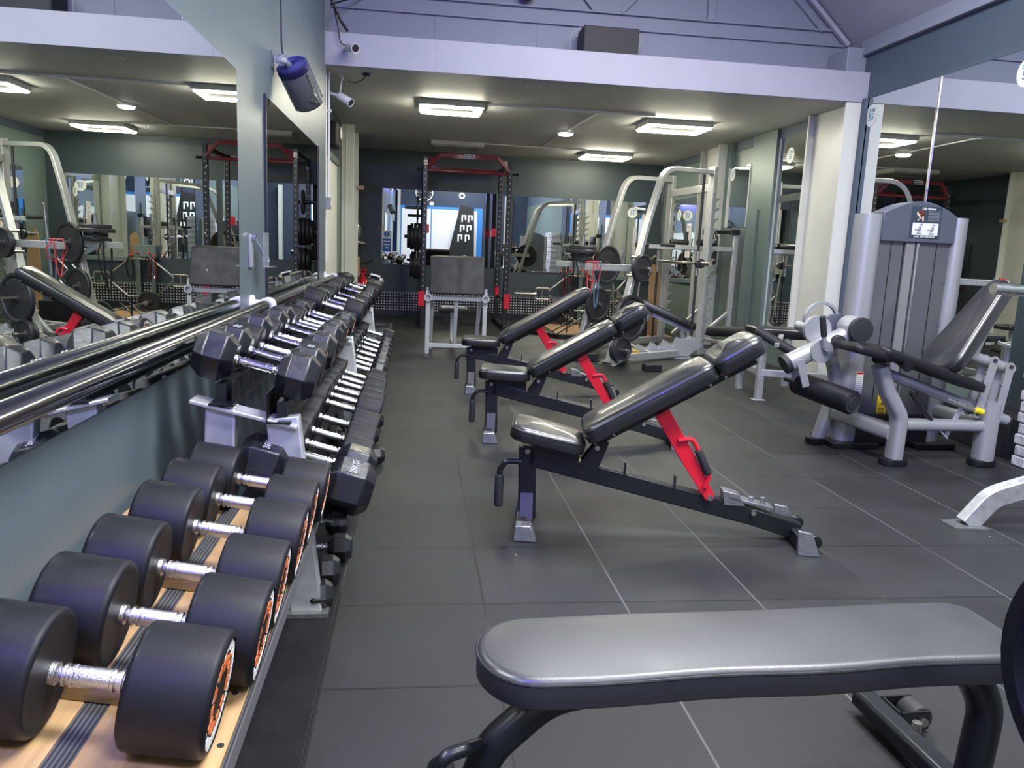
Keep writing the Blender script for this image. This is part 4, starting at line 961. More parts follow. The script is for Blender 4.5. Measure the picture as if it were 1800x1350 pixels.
# toothed ladder base
t = T('toothed_ladder_bench_base', 'grey toothed steel ladder plate lying low between the smith machine feet', 'bench base', (2.7, 8.7, 0))
for yy in (0, .12):
    pts = [(-.42, .0), (.45, .0), (.62, .14), (.52, .24), (.42, .20)]
    for j in range(5): x = .34-j*.15; pts += [(x, .22-j*.03), (x-.03, .14-j*.02), (x-.09, .12-j*.02)]
    k = K(); k.prism([(x, yy, z+.02) for x, z in pts], (0, .012, 0)); k.done('toothed_plate', 'silver', t)
k = K(); k.bx(-.42, .5, 0, .13, 0, .03); k.done('base_bar', 'silver', t)
k = K(); k.bx(-.2, -.12, -.02, .1, .05, .08); k.done('yellow_tab', 'yellowlab', t)
o = K().bx(-.09, .09, -.06, .06, 0, .07).done('rubber_block', 'blackpaint', bev=.006); o.location = (2.44, 7.75, 0); tag(o, 'small black block lying alone on the floor before the smith machine', 'block')
o = K().bx(-.13, .13, -.07, .07, 0, .09).done('rubber_block', 'blackpaint', bev=.006); o.location = (1.86, 8.35, 0); tag(o, 'black block on the floor left of the small smith machine plates', 'block')

# ------------------------------------------------------------------ dip station
t = T('dip_station', 'silver dip and knee raise stand with black arm pads against the right wall', 'dip station', (3.6, 9.3, 0))
def D(x, y, z): return V((x-3.6, y-9.3, z))
for x, y in ((3.88, 9.35), (3.72, 9.9)):
    k = K(); k.bar([D(x, y, 0), D(x, y, 1.46)], .05, .06); k.done('post', 'galv', t, bev=.003)
k = K(); k.bar([D(3.88, 9.35, 1.49), D(3.72, 9.9, 1.49)], .06, .05); k.done('top_bar', 'blackpaint', t)
k = K(); k.bx(.22, .31, 0, .09, 1.455, 1.52); k.bx(.07, .16, .55, .64, 1.455, 1.52); k.done('end_cap', 'blackpaint', t)
for y, xr in ((9.35, 3.86), (9.9, 3.7)):
    k = K(); k.bar([D(xr, y, 1.28), D(xr-.75, y-.02, 1.28)], .045, .055); k.done('arm', 'galv', t)
    k = K(); k.rcyl(D(xr-.22, y, 1.345), D(xr-.47, y-.01, 1.345), .038, .012); k.done('arm_pad', 'vinyl', t)
    k = K(); k.rcyl(D(xr-.60, y, 1.33), D(xr-.60, y, 1.47), .018, .006); k.rcyl(D(xr-.72, y, 1.30), D(xr-.92, y, 1.30), .022, .006); k.done('grip', 'foam', t)
k = K(); k.pad(rrect(.2, .17, .06), .06, Matrix.Translation(D(3.70, 9.62, 1.28)) @ Matrix.Rotation(PI/2, 4, 'Y') @ Matrix.Rotation(PI, 4, 'X'), .02, .01); k.done('back_pad', 'vinyl', t, ang=60)
k = K(); k.bar([D(3.88, 9.35, .52), D(3.42, 9.2, .18)], .035, .035); k.bar([D(3.72, 9.9, .52), D(3.3, 9.75, .18)], .035, .035); k.bar([D(3.88, 9.35, .12), D(3.72, 9.9, .12)], .04, .04); k.bar([D(3.88, 9.35, .03), D(3.25, 9.15, .03)], .05, .05); k.bar([D(3.72, 9.9, .03), D(3.15, 9.75, .03)], .05, .05); k.done('base_frame', 'galv', t)
k = K(); k.pad(rrect(.2, .09, .04), .055, tmtx(D(3.72, 9.25, .235), 0, .0, .2), .02, .006); k.done('step_pad', 'vinyl', t, ang=60)

# EZ bars and timber standing in the corner behind
t = T('bar_holder', 'black bar holder box on the floor behind the smith machine', 'bar holder', (3.05, 10.95, 0))
k = K(); k.bx(-.25, .25, -.12, .12, 0, .25); k.done('box', 'blackpaint', t, bev=.006)
for i, (x, y, lean, kind, wd) in enumerate(((2.9, 10.95, .04, 'ez', 'curled chrome bar, left one'), (3.03, 10.98, -.03, 'ez', 'curled chrome bar, right one'), (3.14, 10.93, .05, 'straight', 'straight brownish steel bar'), (2.84, 11.0, -.08, 'straight2', 'thin straight steel bar'))):
    if kind == 'ez':
        pts = [(0, 0, .25), (0, 0, .45), (.06, 0, .52), (-.05, 0, .66), (.07, 0, .80), (-.02, 0, .9), (0, 0, 1.0), (0, 0, 1.25)]
        k = K(); k.tube(pts, .0125, 10, fil=.03)
    else:
        k = K(); k.cyl((0, 0, .25), (lean*1.3, 0, 1.5), .014, 10)
    o = k.done('curl_bar' if kind == 'ez' else 'steel_bar', 'steel'); o.location = (x, y, 0.0)
    tag(o, wd+' standing in the holder behind the smith machine', 'barbell')
o = K().prism([(0, 0, 0), (.2, 0, 0), (.17, 0, 1.1), (.08, 0, 1.18), (.03, 0, 1.1)], (0, .02, 0)).done('wooden_plank', 'wood', bev=.003)
o.location = (3.34, 11.05, 0); o.rotation_euler = (-.05, 0, 0); tag(o, 'pale wooden board standing upright behind the smith machine', 'board')

# ------------------------------------------------------------------ power rack
t = T('power_rack', 'tall black power rack with dark red multi-grip top bars and perforated posts', 'power rack', (.7, 12.0, 0))
def R(x, y, z): return V((x-.7, y-12.0, z))
pos = [(.105, 11.3), (1.29, 11.3), (.105, 12.55), (1.29, 12.55)]
for x, y in pos:
    k = K(); k.bar([R(x, y, .0), R(x, y, 2.38)], .07, .07, up=(0, 1, 0)); p = k.done('post', 'blackpaint', t, bev=.003)
    k = K(); z = .35
    while z < 2.25: k.cyl(R(x, y-.0362, z), R(x, y-.0355, z), .0115, 10); z += .082
    k.done('hole_rim', 'greypl', p)
for x in (.105, 1.29):
    k = K(); k.bar([R(x, 11.12, .035), R(x, 12.75, .035)], .07, .07); k.done('base_rail', 'blackpaint', t, bev=.003)
    k = K(); k.bar([R(x, 11.3, 2.33), R(x, 12.55, 2.33)], .06, .06); k.done('top_rail', 'blackpaint', t, bev=.003)
for x, nm in ((.105, 1), (1.29, 1)):
    k = K(); k.bar([R(x-.03 if x < 1 else x+.03, 11.27, .41), R(x-.03 if x < 1 else x+.03, 12.58, .41)], .03, .05); k.done('spotter_arm', 'blackpaint', t)
    k = K(); s_ = -1 if x < 1 else 1; k.bx(x-.7-.045+s_*.02, x-.7+.045+s_*.02, -.76, -.72, .31, .52); k.done('safety_bracket', 'red', t, bev=.003); K().bx(x-.7-.03, x-.7+.03, .50, .53, .42, .56).done('safety_bracket', 'red', t, bev=.003)
k = K(); k.tube([R(.14, 11.3, 2.20), R(1.26, 11.3, 2.20)], .022, 14); k.done('pull_up_bar', 'darkred', t)
k = K(); k.bar([R(.14, 11.26, 2.24), R(.30, 11.2, 2.40), R(.55, 11.2, 2.40)], .03, .05, fil=.05); k.bar([R(1.26, 11.26, 2.24), R(1.10, 11.2, 2.40), R(.83, 11.2, 2.40)], .03, .05, fil=.05); k.bar([R(.5, 11.2, 2.395), R(.9, 11.2, 2.395)], .03, .06); k.prism([R(.14, 11.28, 2.38), R(.14, 11.28, 2.2), R(.28, 11.24, 2.36)], (0, .01, 0)); k.prism([R(1.26, 11.28, 2.38), R(1.26, 11.28, 2.2), R(1.12, 11.24, 2.36)], (0, .01, 0)); k.done('top_bridge', 'darkred', t)
k = K(); k.bar([R(.16, 12.55, 2.33), R(1.24, 12.55, 2.33)], .05, .05); k.done('rear_bridge', 'darkred', t)
k = K(); k.bx(-.075, .075, 11.17-12, 11.183-12, 2.365, 2.43); bd = k.done('badge', 'blackpaint', t)
k = K(); k.bx(-.07, .07, 11.168-12, 11.171-12, 2.37, 2.378); k.bx(-.07, .07, 11.168-12, 11.171-12, 2.418, 2.426); k.bx(-.07, -.06, 11.168-12, 11.171-12, 2.37, 2.42); k.bx(.06, .07, 11.168-12, 11.171-12, 2.37, 2.42); k.bx(-.045, .045, 11.168-12, 11.171-12, 2.393, 2.401); k.done('badge_outline', 'paper', bd)
for x, y, z in ((1.20, 12.5, 1.38), (.16, 12.5, 1.4)):
    k = K(); k.bx(x-.7-.045, x-.7+.03, y-12-.09, y-12, z-.04, z+.05); k.bx(x-.7-.045, x-.7+.03, y-12-.10, y-12-.09, z-.04, z+.085); k.done('j_hook', 'red', t)
for z in (1.68, 1.28, .88):
    k = K(); k.cyl(R(.07, 11.3, z), R(-.17, 11.3, z), .024, 14); k.done('plate_peg', 'blackpaint', t)
for x in (.105, 1.29):
    k = K(); k.cyl(R(x, 11.3, 2.2), R(x+(-.12 if x < 1 else .12), 11.3, 2.2), .02, 10); k.done('band_peg', 'blackpaint', t)
k = K(); k.bx(.55, .65, -.9, -.82, 0, .06); k.bx(.53, .67, -.96, -.9, .0, .03); k.done('floor_bracket', 'blackpaint', t)
GP = 'plates on the left pegs of the power rack'
plate('weight_plate', 'thin black plate on the top left peg of the power rack', (.01, 11.3, 1.68), (1, 0, 0), .165, .03, GP)
for i, (x, r) in enumerate(((.035, .19), (-.015, .19), (-.065, .185), (-.11, .16))):
    plate('weight_plate', 'black plate on the middle left peg of the power rack, %s from the post' % ('first', 'second', 'third', 'fourth')[i], (x, 11.3, 1.28), (1, 0, 0), r, .045, GP, m='rubber')
for i, (x, r) in enumerate(((.035, .19), (-.015, .19), (-.065, .16))):
    plate('weight_plate', 'black plate on the bottom left peg of the power rack, %s from the post' % ('first', 'second', 'third')[i], (x, 11.3, .88), (1, 0, 0), r, .045, GP, m='rubber')
t = T('rack_step_bench', 'low dark bench step standing inside the power rack', 'step', (.78, 12.0, 0))
K().bx(-.38, .38, -.15, .15, .17, .23).done('top', 'blackpaint', t, bev=.01)
k = K(); k.bx(-.34, -.28, -.12, .12, 0, .17); k.bx(.28, .34, -.12, .12, 0, .17); k.done('leg', 'blackpaint', t)

# ------------------------------------------------------------------ preacher bench in front of the rack
t = T('preacher_bench', 'white-framed preacher bench with wide creased black leather pad', 'preacher bench', (.44, 8.45, 0))
k = K(); n_ = 26
pts = []
for i in range(n_+1):
    a = i/n_; 
    if a < .78: y, z = -.02-.14*(1-a/.78), .68+.36*(a/.78)
    else: b3 = (a-.78)/.22*PI*.85; y, z = -.02+.04*(1-math.cos(b3))*1, 1.04+.04*math.sin(b3)
    pts.append((y, z))
loop = pts+[(.06, 1.02), (.02, .98), (-.06, .72), (-.10, .67)]
xs = [-.29+.58*j/16 for j in range(17)]; rings = []
for x in xs:
    e = 1-.03*(abs(x)/.29)**6; cr = .006*math.exp(-(x/.02)**2)
    rings.append([k.bm.verts.new((x, y*e+cr+.0018*math.sin(x*31+z*9)*math.sin(z*14), .86+(z-.86)*(1-.06*(abs(x)/.29)**8))) for y, z in loop])
for A_, B_ in zip(rings, rings[1:]):
    for j in range(len(loop)): k.bm.faces.new((A_[j], A_[(j+1) % len(loop)], B_[(j+1) % len(loop)], B_[j]))
k.bm.faces.new(rings[0][::-1]); k.bm.faces.new(rings[-1]); k.done('arm_pad', 'wornvinyl', t, ang=60, bev=.01)
fr = 'offwhite'
for x in (-.305, .305):
    k = K(); k.bar([(x, -.06, .03), (x, -.06, .70)], .045, .05, up=(0, 1, 0)); k.done('front_leg', fr, t, bev=.003)
    k = K(); k.bar([(x*.85, .45, .02), (x*.85, .10, .62)], .04, .045, up=(0, 1, 0)); k.done('rear_leg', fr, t, bev=.003)
    k = K(); k.cyl((x, -.06, 0), (x, -.06, .012), .035, 20); k.done('foot_disc', 'wornsteel', t)
    k = K(); k.lathe((x, -.09, .635), (0, -1, 0), [(0, .026), (0, .045), (.035, .045), (.035, .026)], 8, close=False); k.cyl((x, -.06, .66), (x, -.06, .74), .022, 12); k.done('bar_holder', 'galv', t)
k = K(); k.bar([(-.29, -.06, .63), (.29, -.06, .63)], .04, .05); k.bar([(-.0, -.03, .62), (-.0, .2, .12)], .04, .045, up=(0, 1, 0)); k.bar([(-.29, -.06, .12), (.35, -.06, .12)], .04, .045); k.bar([(-.0, -.02, .66), (0, -.02, .9)], .05, .03); k.done('cross_frame', fr, t, bev=.002)
k = K(); k.bar([(0, .2, .1), (0, .75, .1)], .05, .05); k.bar([(0, .75, .0), (0, .75, .42)], .05, .05); k.bar([(-.2, .75, .02), (.2, .75, .02)], .05, .04); k.done('seat_frame', fr, t)
k = K(); k.pad(rrect(.17, .15, .04), .06, tmtx((0, .75, .42)), .02, .008); k.done('seat', 'vinyl', t, ang=60)

# exercise step
t = T('exercise_step', 'dark aerobic step with a pale label at the far end of the dumbbell row', 'exercise step', (-.43, 9.9, .012))
k = K(); k.hexa([V((-.17, -.36, 0)), V((.19, -.36, 0)), V((.19, .5, 0)), V((-.17, .5, 0)), V((-.14, -.32, .15)), V((.14, -.32, .15)), V((.14, .46, .15)), V((-.14, .46, .15))]); k.done('platform', 'blackpaint', t, bev=.012)
k = K(); k.bx(-.12, .12, -.345, -.335, .05, .10); k.done('pale_label', 'greypl', t)
text('weight_mark', '8/0', .1, frame_mtx((0, .1, .151), (1, 0, 0), (0, 1, 0)), 'greypl', t)
t = T('boxed_hand_weight', 'grey eight-sided weight with white figure panel at the far end of the top tier', 'weight', (-.40, 7.45, .80))
K().lathe((-.05, 0, 0), (1, 0, -.25), [(0, .07), (.02, .092), (.13, .092), (.15, .07)], 8).done('head', 'hexrub', t, bev=.006)
K().box((.03, -.0, .082), (.09, .08, .012), Matrix.Rotation(.25, 3, 'Y')).done('figure_panel', 'paper', t)
k = K(); k.bx(-.02, .02, -.3, .0, -.13, -.09); k.done('rest', 'blackpaint', t)

# ------------------------------------------------------------------ rear wall: trap bar, bracket, barbell
t = T('wall_bracket_post', 'grey-green steel bracket post with red-tipped pegs low on the rear wall', 'wall bracket', (2.62, 12.9, 0))
for x in (-.11, .11): K().bx(x-.035, x+.035, -.03, .03, .0, .97).done('upright', 'green', t, bev=.003)
K().bx(-.16, .16, -.035, .035, .8, .98).done('crosshead', 'green', t, bev=.003)
for x in (-.17, -.09, .09, .17):
    k = K(); k.cyl((x, -.03, .80 if abs(x) > .1 else .84), (x, -.12, .82 if abs(x) > .1 else .86), .012, 10); k.done('peg', 'steel', t)
    k = K(); k.cyl((x, -.10, .815 if abs(x) > .1 else .855), (x, -.15, .83 if abs(x) > .1 else .87), .017, 10); k.done('peg_cap', 'red', t)
t = T('trap_bar', 'brassy hexagonal trap bar hung flat on the rear wall bracket', 'trap bar', (2.65, 12.76, .5))
def hx(x, z): return (x, 0, z)
k = K(); k.tube([hx(-.47, .02), hx(-.16, .27), hx(.16, .27), hx(.47, .02), hx(.47, -.06), hx(.2, -.30), hx(-.2, -.30), hx(-.47, -.06)], .016, 10, closed=True); k.done('hex_frame', 'steel', t)
for s_ in (-1, 1):
    k = K(); k.tube([hx(s_*.47, .05), hx(s_*.69, .05), hx(s_*.69, -.13), hx(s_*.47, -.13)], .013, 10, fil=.03); k.tube([hx(s_*.58, .05), hx(s_*.58, -.13)], .013, 10); k.done('handle_loop', 'steel', t)
    k = K(); k.cyl(hx(s_*.69, -.05), hx(s_*1.04, -.05), .025, 16); k.cyl(hx(s_*.68, -.05), hx(s_*.71, -.05), .034, 16); k.done('sleeve', 'steel', t)
for i, (x, m_) in enumerate(((-.17, 'dark'), (-.09, 'dark'), (.17, 'dark'))):
    pts = [(x, 0, .02), (x+.05, -.02, -.1), (x+.03, -.01, -.28), (x-.03, 0, -.36), (x-.05, .01, -.2), (x-.03, 0, -.05)]
    o = K().tube(pts, .012, 8, closed=True).done('strap_handle', 'cable' if i else 'darkred'); o.location = (2.62, 12.70, .80)
    tag(o, '%s strap hanging from the %s peg of the rear wall bracket' % (('dark red', 'black', 'black')[i], ('left outer', 'left inner', 'right outer')[i]), 'strap')
t = T('barbell', 'steel barbell lying tilted on the floor boards by the rear wall', 'barbell', (2.35, 11.2, .16))
k = K(); k.cyl((-.0, -.75, 0), (.02, .8, 0), .014, 12); k.done('bar', 'steel', t)
for a, b2 in ((-1.13, -.75), (.8, 1.17)):
    k = K(); k.cyl((0, a, 0), (0, b2, 0), .025, 16); k.cyl((0, -.78 if a < 0 else .78, 0), (0, -.74 if a < 0 else .82, 0), .035, 16); k.done('sleeve', 'steel', t)
plate('weight_plate', 'dark plate on the near end of the barbell on the floor', (2.35, 10.3, .16), (0, 1, 0), .16, .04, None)
plate('weight_plate', 'dark plate on the far end of the barbell on the floor', (2.37, 12.2, .16), (0, 1, 0), .16, .04, None)
t = T('low_cable_row_frame', 'dark low frame with angled bars on the floor boards behind the benches', 'floor frame', (1.75, 10.7, 0))
k = K(); k.bar([(-.25, .35, .03), (.2, -.3, .03), (.75, -.3, .03)], .05, .05); k.bar([(.1, -.1, .05), (.55, .5, .22)], .02, .02); k.bar([(.2, -.15, .05), (.65, .45, .22)], .02, .02); k.cyl((.35, -.02, .05), (.35, -.02, .35), .01, 8); k.done('bars', 'blackpaint', t)

# ------------------------------------------------------------------ left alcove wall things
t = T('fire_extinguisher', 'red fire extinguisher hung by the rear left corner beyond the dumbbells', 'fire extinguisher', (-.80, 12.3, .26))
K().lathe((0, 0, 0), (0, 0, 1), [(0, .07), (.02, .085), (.30, .085), (.36, .06), (.38, .03), (.40, .03)], 28).done('cylinder', 'extred', t)
k = K(); k.prism([(-.05, -.015, .44), (.04, -.015, .52), (.055, -.015, .50), (-.02, -.015, .42)], (0, .03, 0)); k.prism([(.05, -.015, .44), (-.04, -.015, .52), (-.055, -.015, .50), (.02, -.015, .42)], (0, .03, 0)); k.cyl((0, 0, .40), (0, 0, .44), .02, 12); k.done('trigger', 'extred', t)
k = K(); k.tube([(.02, 0, .42), (.11, -.02, .40), (.12, -.02, .25), (.10, -.02, .1)], .011, 10, fil=.05); k.done('hose', 'cable', t)
K().lathe((0, 0, .08), (0, 0, 1), [(0, .0858), (.10, .0858)], 28).done('yellow_band', 'yellow', t)
K().bx(-.16, -.08, -.03, .03, .2, .3).done('wall_bracket', 'steel', t)
t = T('cable_handle_set', 'cluster of chrome and black cable handles hanging from hooks in the left alcove', 'cable handles', (-.93, 12.3, 1.2))
K().bx(-.03, -.01, -.25, .25, -.1, .35).done('hook_board', 'tealdark', t)
for y in (-.18, .1):
    k = K(); k.tube([(-.01, y, .25), (.06, y, .22), (.08, y, .30)], .008, 8, fil=.02); k.done('hook', 'chrome', t)
    k = K(); k.tube([(.06, y, .22), (.08, y+.03, .08), (.09, y, .0), (.05, y-.05, .08), (.06, y, .22)], .012, 8); k.cyl((.05, y-.06, -.03), (.13, y+.02, -.05), .03, 14); k.done('handle', 'chrome', t)
k = K(); k.tube([(.05, -.1, .1), (.08, -.08, -.1), (.05, -.1, -.26)], .03, 10); k.tube([(.05, .05, .2), (.09, .0, 0), (.06, -.1, -.1)], .035, 10); k.done('strap', 'cable', t)
t = T('bar_hook_rack', 'small dark wall hook rack with curved prongs below the cable handles', 'hook rack', (-.93, 12.3, .84))
k = K(); k.bar([(-.03, -.25, -.03), (-.0, .35, .03)], .02, .04); k.done('bar', 'iron', t)
K().tube([(0, .1, 0), (.18, .1, .0), (.2, .1, .05)], .01, 8, fil=.03).done('prong', 'iron', t)
K().tube([(0, .3, 0), (.22, .3, .02), (.26, .3, .08)], .01, 8, fil=.03).done('prong', 'iron', t)
K().cyl((.0, -.1, -.02), (.1, -.1, -.02), .02, 10).done('stub', 'iron', t)
o = K().bx(0, .08, -.03, .03, 0, .05).done('wooden_block', 'wood', bev=.003); o.location = (-.81, 11.18, 1.88); tag(o, 'small orange-brown wooden block fixed on the left alcove column', 'wooden block')
o = K().bx(0, .05, -.03, .03, 0, .27).done('wooden_batten', 'wood', bev=.003); o.location = (-.83, 11.24, .70); tag(o, 'short upright wooden batten beside the left alcove column', 'batten')
t = T('wall_speaker', 'dark grey rounded wall speaker above the left alcove door', 'speaker', (-.965, 8.95, 2.3))
K().box((.06, 0, 0), (.12, .36, .26)).done('cabinet', 'foam', t, bev=.03)
K().rcyl((.12, .05, .03), (.135, .05, .03), .065, .006).done('cone_ring', 'whitepl', t)
t = T('switch_box', 'grey switch box on the corner post of the left wall', 'switch', (-.79, 7.07, 1.50))
K().bx(0, .05, -.04, .04, -.05, .05).done('box', 'greypl', t, bev=.004)
K().bx(.05, .056, -.015, .015, -.02, .02).done('rocker', 'whitepl', t)
k = K(); k.tube([(-.785, 7.3, ZC), (-.785, 7.3, 1.56), (-.79, 7.10, 1.5)], .011, 10, fil=.02); k.tube([(-.80, 7.22, ZC), (-.80, 7.22, 1.0)], .009, 8)
k.cyl((-.8, 7.3, 2.3), (-.76, 7.3, 2.3), .014, 8)
tag(k.done('cable_conduit', 'whitepl'), 'pair of thin white conduit pipes running down the left wall corner', 'conduit')

# cameras
def cctv(label, loc, d, up=(0, 0, 1)):
    t = T('security_camera', label, 'security camera', loc); d = V(d).normalized()
    K().rcyl(V((0, 0, 0)), d*.13, .036, .006).done('body', 'whitepl', t)
    k = K(); k.cyl(d*.13, d*.136, .028, 20); k.done('lens', 'cable', t)
    K().lathe(d*.12, d, [(0, .035), (.02, .038), (.02, .034), (0, .034)], 20, close=False).done('hood', 'whitepl', t)
    return t
t = cctv('white bullet security camera on the front of the white beam, with black lens', (-.585, 6.95, 2.76), (.42, -.8, -.22))
K().cyl((0, 0, 0), (-.03, .08, .0), .02, 12).done('mount', 'whitepl', t)
t = cctv('white security camera with two stick aerials under the beam by the wall corner', (-.70, 7.35, 2.44), (.72, -.4, -.42))
k = K(); k.cyl((.0, 0, .0), (.03, -.03, .16), .006, 8); k.cyl((.03, .05, .15), (-.05, .05, .24), .006, 8); k.done('aerial', 'whitepl', t)
k = K(); k.cyl((0, 0, 0), (-.08, .02, .02), .014, 10); k.done('mount', 'whitepl', t)
k = K(); k.tube([(-.62, 7.31, 2.56), (-.56, 7.28, 2.545), (-.50, 7.28, 2.57), (-.46, 7.28, 2.615)], .004, 6, fil=.03); k.cyl((-.46, 7.28, 2.61), (-.46, 7.28, 2.625), .035, 14)
tag(k.done('camera_cable', 'cable'), 'short black cable loop under the ceiling by the aerial camera', 'cable')
k = K()
k.tube([(-.75, 7.02, 3.4), (-.74, 7.0, 3.15), (-.66, 7.02, 2.98), (-.6, 7.02, 2.9)], .012, 8, fil=.05); k.tube([(-.72, 7.02, 3.1), (-.68, 7.0, 2.92), (-.66, 7.0, 2.8), (-.60, 6.99, 2.77)], .005, 6, fil=.05); k.tube([(-.74, 7.02, 3.1), (-.5, 7.4, 3.3), (-.2, 7.44, 3.45)], .008, 6, fil=.05)
tag(k.done('cable_bundle', 'cable'), 'black cables sagging in the upper left corner above the beam', 'cables')

# wall fan / heater (tilted drum on a bracket)
t = T('wall_fan', 'tilted dark wall-mounted fan unit with ribbed round top on a clear bracket', 'fan', (-.655, 4.69, 2.03))
ax = V((.26, .74, -.62)).normalized(); sx, sy, _ = basis(ax, (0, 1, 0))
def ringpts(f, z): return [V((0, 0, 0))+ax*z+(sx*math.cos(a)*.085+sy*math.sin(a)*.062)*f for a in [2*PI*j/28 for j in range(28)]]
k = K(); rr3 = []
for z, f in ((-.11, .9), (-.10, 1), (.11, 1), (.13, .93), (.135, .8)): rr3.append([k.bm.verts.new(p) for p in ringpts(f, z)])
for A_, B_ in zip(rr3, rr3[1:]):
    for j in range(28): k.bm.faces.new((A_[j], A_[(j+1) % 28], B_[(j+1) % 28], B_[j]))
k.bm.faces.new(rr3[0][::-1]); k.bm.faces.new(rr3[-1]); k.done('drum', 'shroud', t, ang=50)
k = K(); rr3 = []
for z, f in ((-.145, .9), (-.14, 1.02), (-.10, 1.05), (-.095, .98)): rr3.append([k.bm.verts.new(p) for p in ringpts(f, z)])
for A_, B_ in zip(rr3, rr3[1:]):
    for j in range(28): k.bm.faces.new((A_[j], A_[(j+1) % 28], B_[(j+1) % 28], B_[j]))
k.bm.faces.new(rr3[0][::-1]); k.bm.faces.new(rr3[-1]); k.done('top_cap', mat('navy_cap_plastic', (.02, .02, .10), .45), t, ang=50)
for j in range(6):
    f = .35+j*.11; K().tube([p for p in ringpts(f, -.147)], .0022, 5, closed=True).done('cap_rib', mat('navy_plastic', (.06, .06, .3), .4) if j == 0 else bpy.data.materials['navy_plastic'], t)
k = K()
for a in (.3, 1.2, 2.4, 3.6, 5.4):
    p = sx*math.cos(a)*.087+sy*math.sin(a)*.064; k.bar([p+ax*-.09, p+ax*.12], .012, .006)
k.done('side_rail', 'steel', t)
K().tube([ax*.03+sx*.05-sy*.06, ax*.06+sx*.02-sy*.066, ax*.09+sx*.05-sy*.062], .004, 6).done('carry_loop', 'steel', t)
k = K(); k.bx(-.125, -.118, -.22, -.16, .05, .13); k.tube([(-.118, -.19, .10), (-.08, -.17, .10), (-.05, -.12, .09), (-.03, -.05, .04)], .015, 10, fil=.03); k.cyl((-.08, -.17, .08), (-.08, -.17, .12), .03, 16); k.done('clear_bracket', 'clear', t)
k = K(); k.tube([(-.04, -.13, .03), (-.08, -.15, .15), (-.085, -.14, .5), (-.06, -.12, .8), (-.09, -.1, 1.2)], .005, 8, fil=.2)
k.done('power_cable', 'cable', t)

# acrylic holder on the left pillar
t = T('acrylic_leaflet_holder', 'clear acrylic dispenser on a grey backplate, on the teal left pillar', 'leaflet holder', (-.78, 3.86, 1.13))
K().bx(0, .012, -.03, .035, -.08, .075).done('backplate', 'greypl', t, bev=.003)
k = K(); k.bar([(.012, 0, .07), (.06, .14, -.05)], .02, .01); k.bx(.05, .054, .06, .2, -.075, .085); k.bx(.05, .09, .06, .2, -.079, -.075); k.done('clear_pocket', 'clear', t)
k = K()
for j in range(4):
    k.cyl((.054, .10+.04*(j % 2), -.01-.03*(j//2)), (.056, .10+.04*(j % 2), -.01-.03*(j//2)), .006, 10)
k.cyl((.012, 0, .065), (.03, 0, .06), .014, 10); k.done('stud', 'chrome', t)

# speaker on the beam, smoke detector
t = T('roof_speaker', 'big dark grey box speaker standing on the beam below the gable', 'speaker', (1.67, 7.31, ZBT))
K().bx(-.25, .25, -.14, .14, 0, .25).done('cabinet', 'foam', t, bev=.008)
K().bx(-.235, .25-.005, -.146, -.14, .01, .24).done('grille', 'foam', t)
k = K(); k.tube([(-.25, .0, .27), (-.34, .05, .2), (-.32, .1, .06)], .003, 6, fil=.05); k.tube([(.25, 0, .27), (.33, .05, .22), (.30, .1, .1)], .003, 6, fil=.05); k.done('wire', 'whitecable', t)
t = T('smoke_detector', 'dark round sensor at the very top of the gable panel', 'sensor', (.94, 7.4, 3.37))
K().lathe((0, 0, 0), (0, 0, 1), [(0, .03), (.02, .06), (.05, .07)], 24).done('dome', 'cable', t)
K().cyl((0, 0, .045), (0, .09, .045), .02, 10).done('mount', 'iron', t)
o = K().lathe((0, 0, 0), (0, 0, 1), [(0, .07), (.012, .075)], 24).done('ceiling_disc', 'ceil'); o.location = (1.02, 7.35, ZC-.012); tag(o, 'flat round cover disc on the ceiling just behind the beam', 'ceiling disc')

# ------------------------------------------------------------------ stickers, notices
def sticker(label, c, nx, ux, r=.07, gr='round gym stickers'):
    nx, ux = V(nx), V(ux); t = T('round_sticker', label, 'sticker', c, 0, gr)
    k = K(); up = V((0, 0, 1)); k.prism([ux*r*math.cos(a)+up*r*math.sin(a) for a in [2*PI*j/40 for j in range(40)]], nx*.0015); k.done('disc', 'paper', t)
    text('word', 'GYM', r*.50, frame_mtx(nx*.0018+up*r*.42, ux, up), 'stickerblue', t, .0004, bold=True)
    text('number', '55', r*.85, frame_mtx(nx*.0018-up*r*.18, ux, up), 'stickerblue', t, .0004, bold=True)
    return t
sticker('round white GYM 55 sticker at the top of the big right-hand mirror', (XR-.009, 6.92, 2.50), (-1, 0, 0), (0, -1, 0), .095)
sticker('round white GYM 55 sticker at the upper right edge of the near right mirror', (XR-.009, 5.08, 2.50), (-1, 0, 0), (0, -1, 0), .095)
sticker('round white GYM 55 sticker on the dark mirror left of the big column', (XR-.013, 8.43, 2.31), (-1, 0, 0), (0, -1, 0), .085)
sticker('round white sticker on the narrow mirror beyond the dip station', (3.981, 9.87, 2.22), (-1, 0, 0), (0, -1, 0), .075)
sticker('round white GYM 55 sticker on the rear wall mirror beside the smith machine', (3.56, YB-.009, 1.84), (0, -1, 0), (1, 0, 0), .085)
sticker('round white GYM 55 sticker on the side mirror seen through the smith machine', (XR-.013, 12.0, 1.79), (-1, 0, 0), (0, -1, 0), .085)
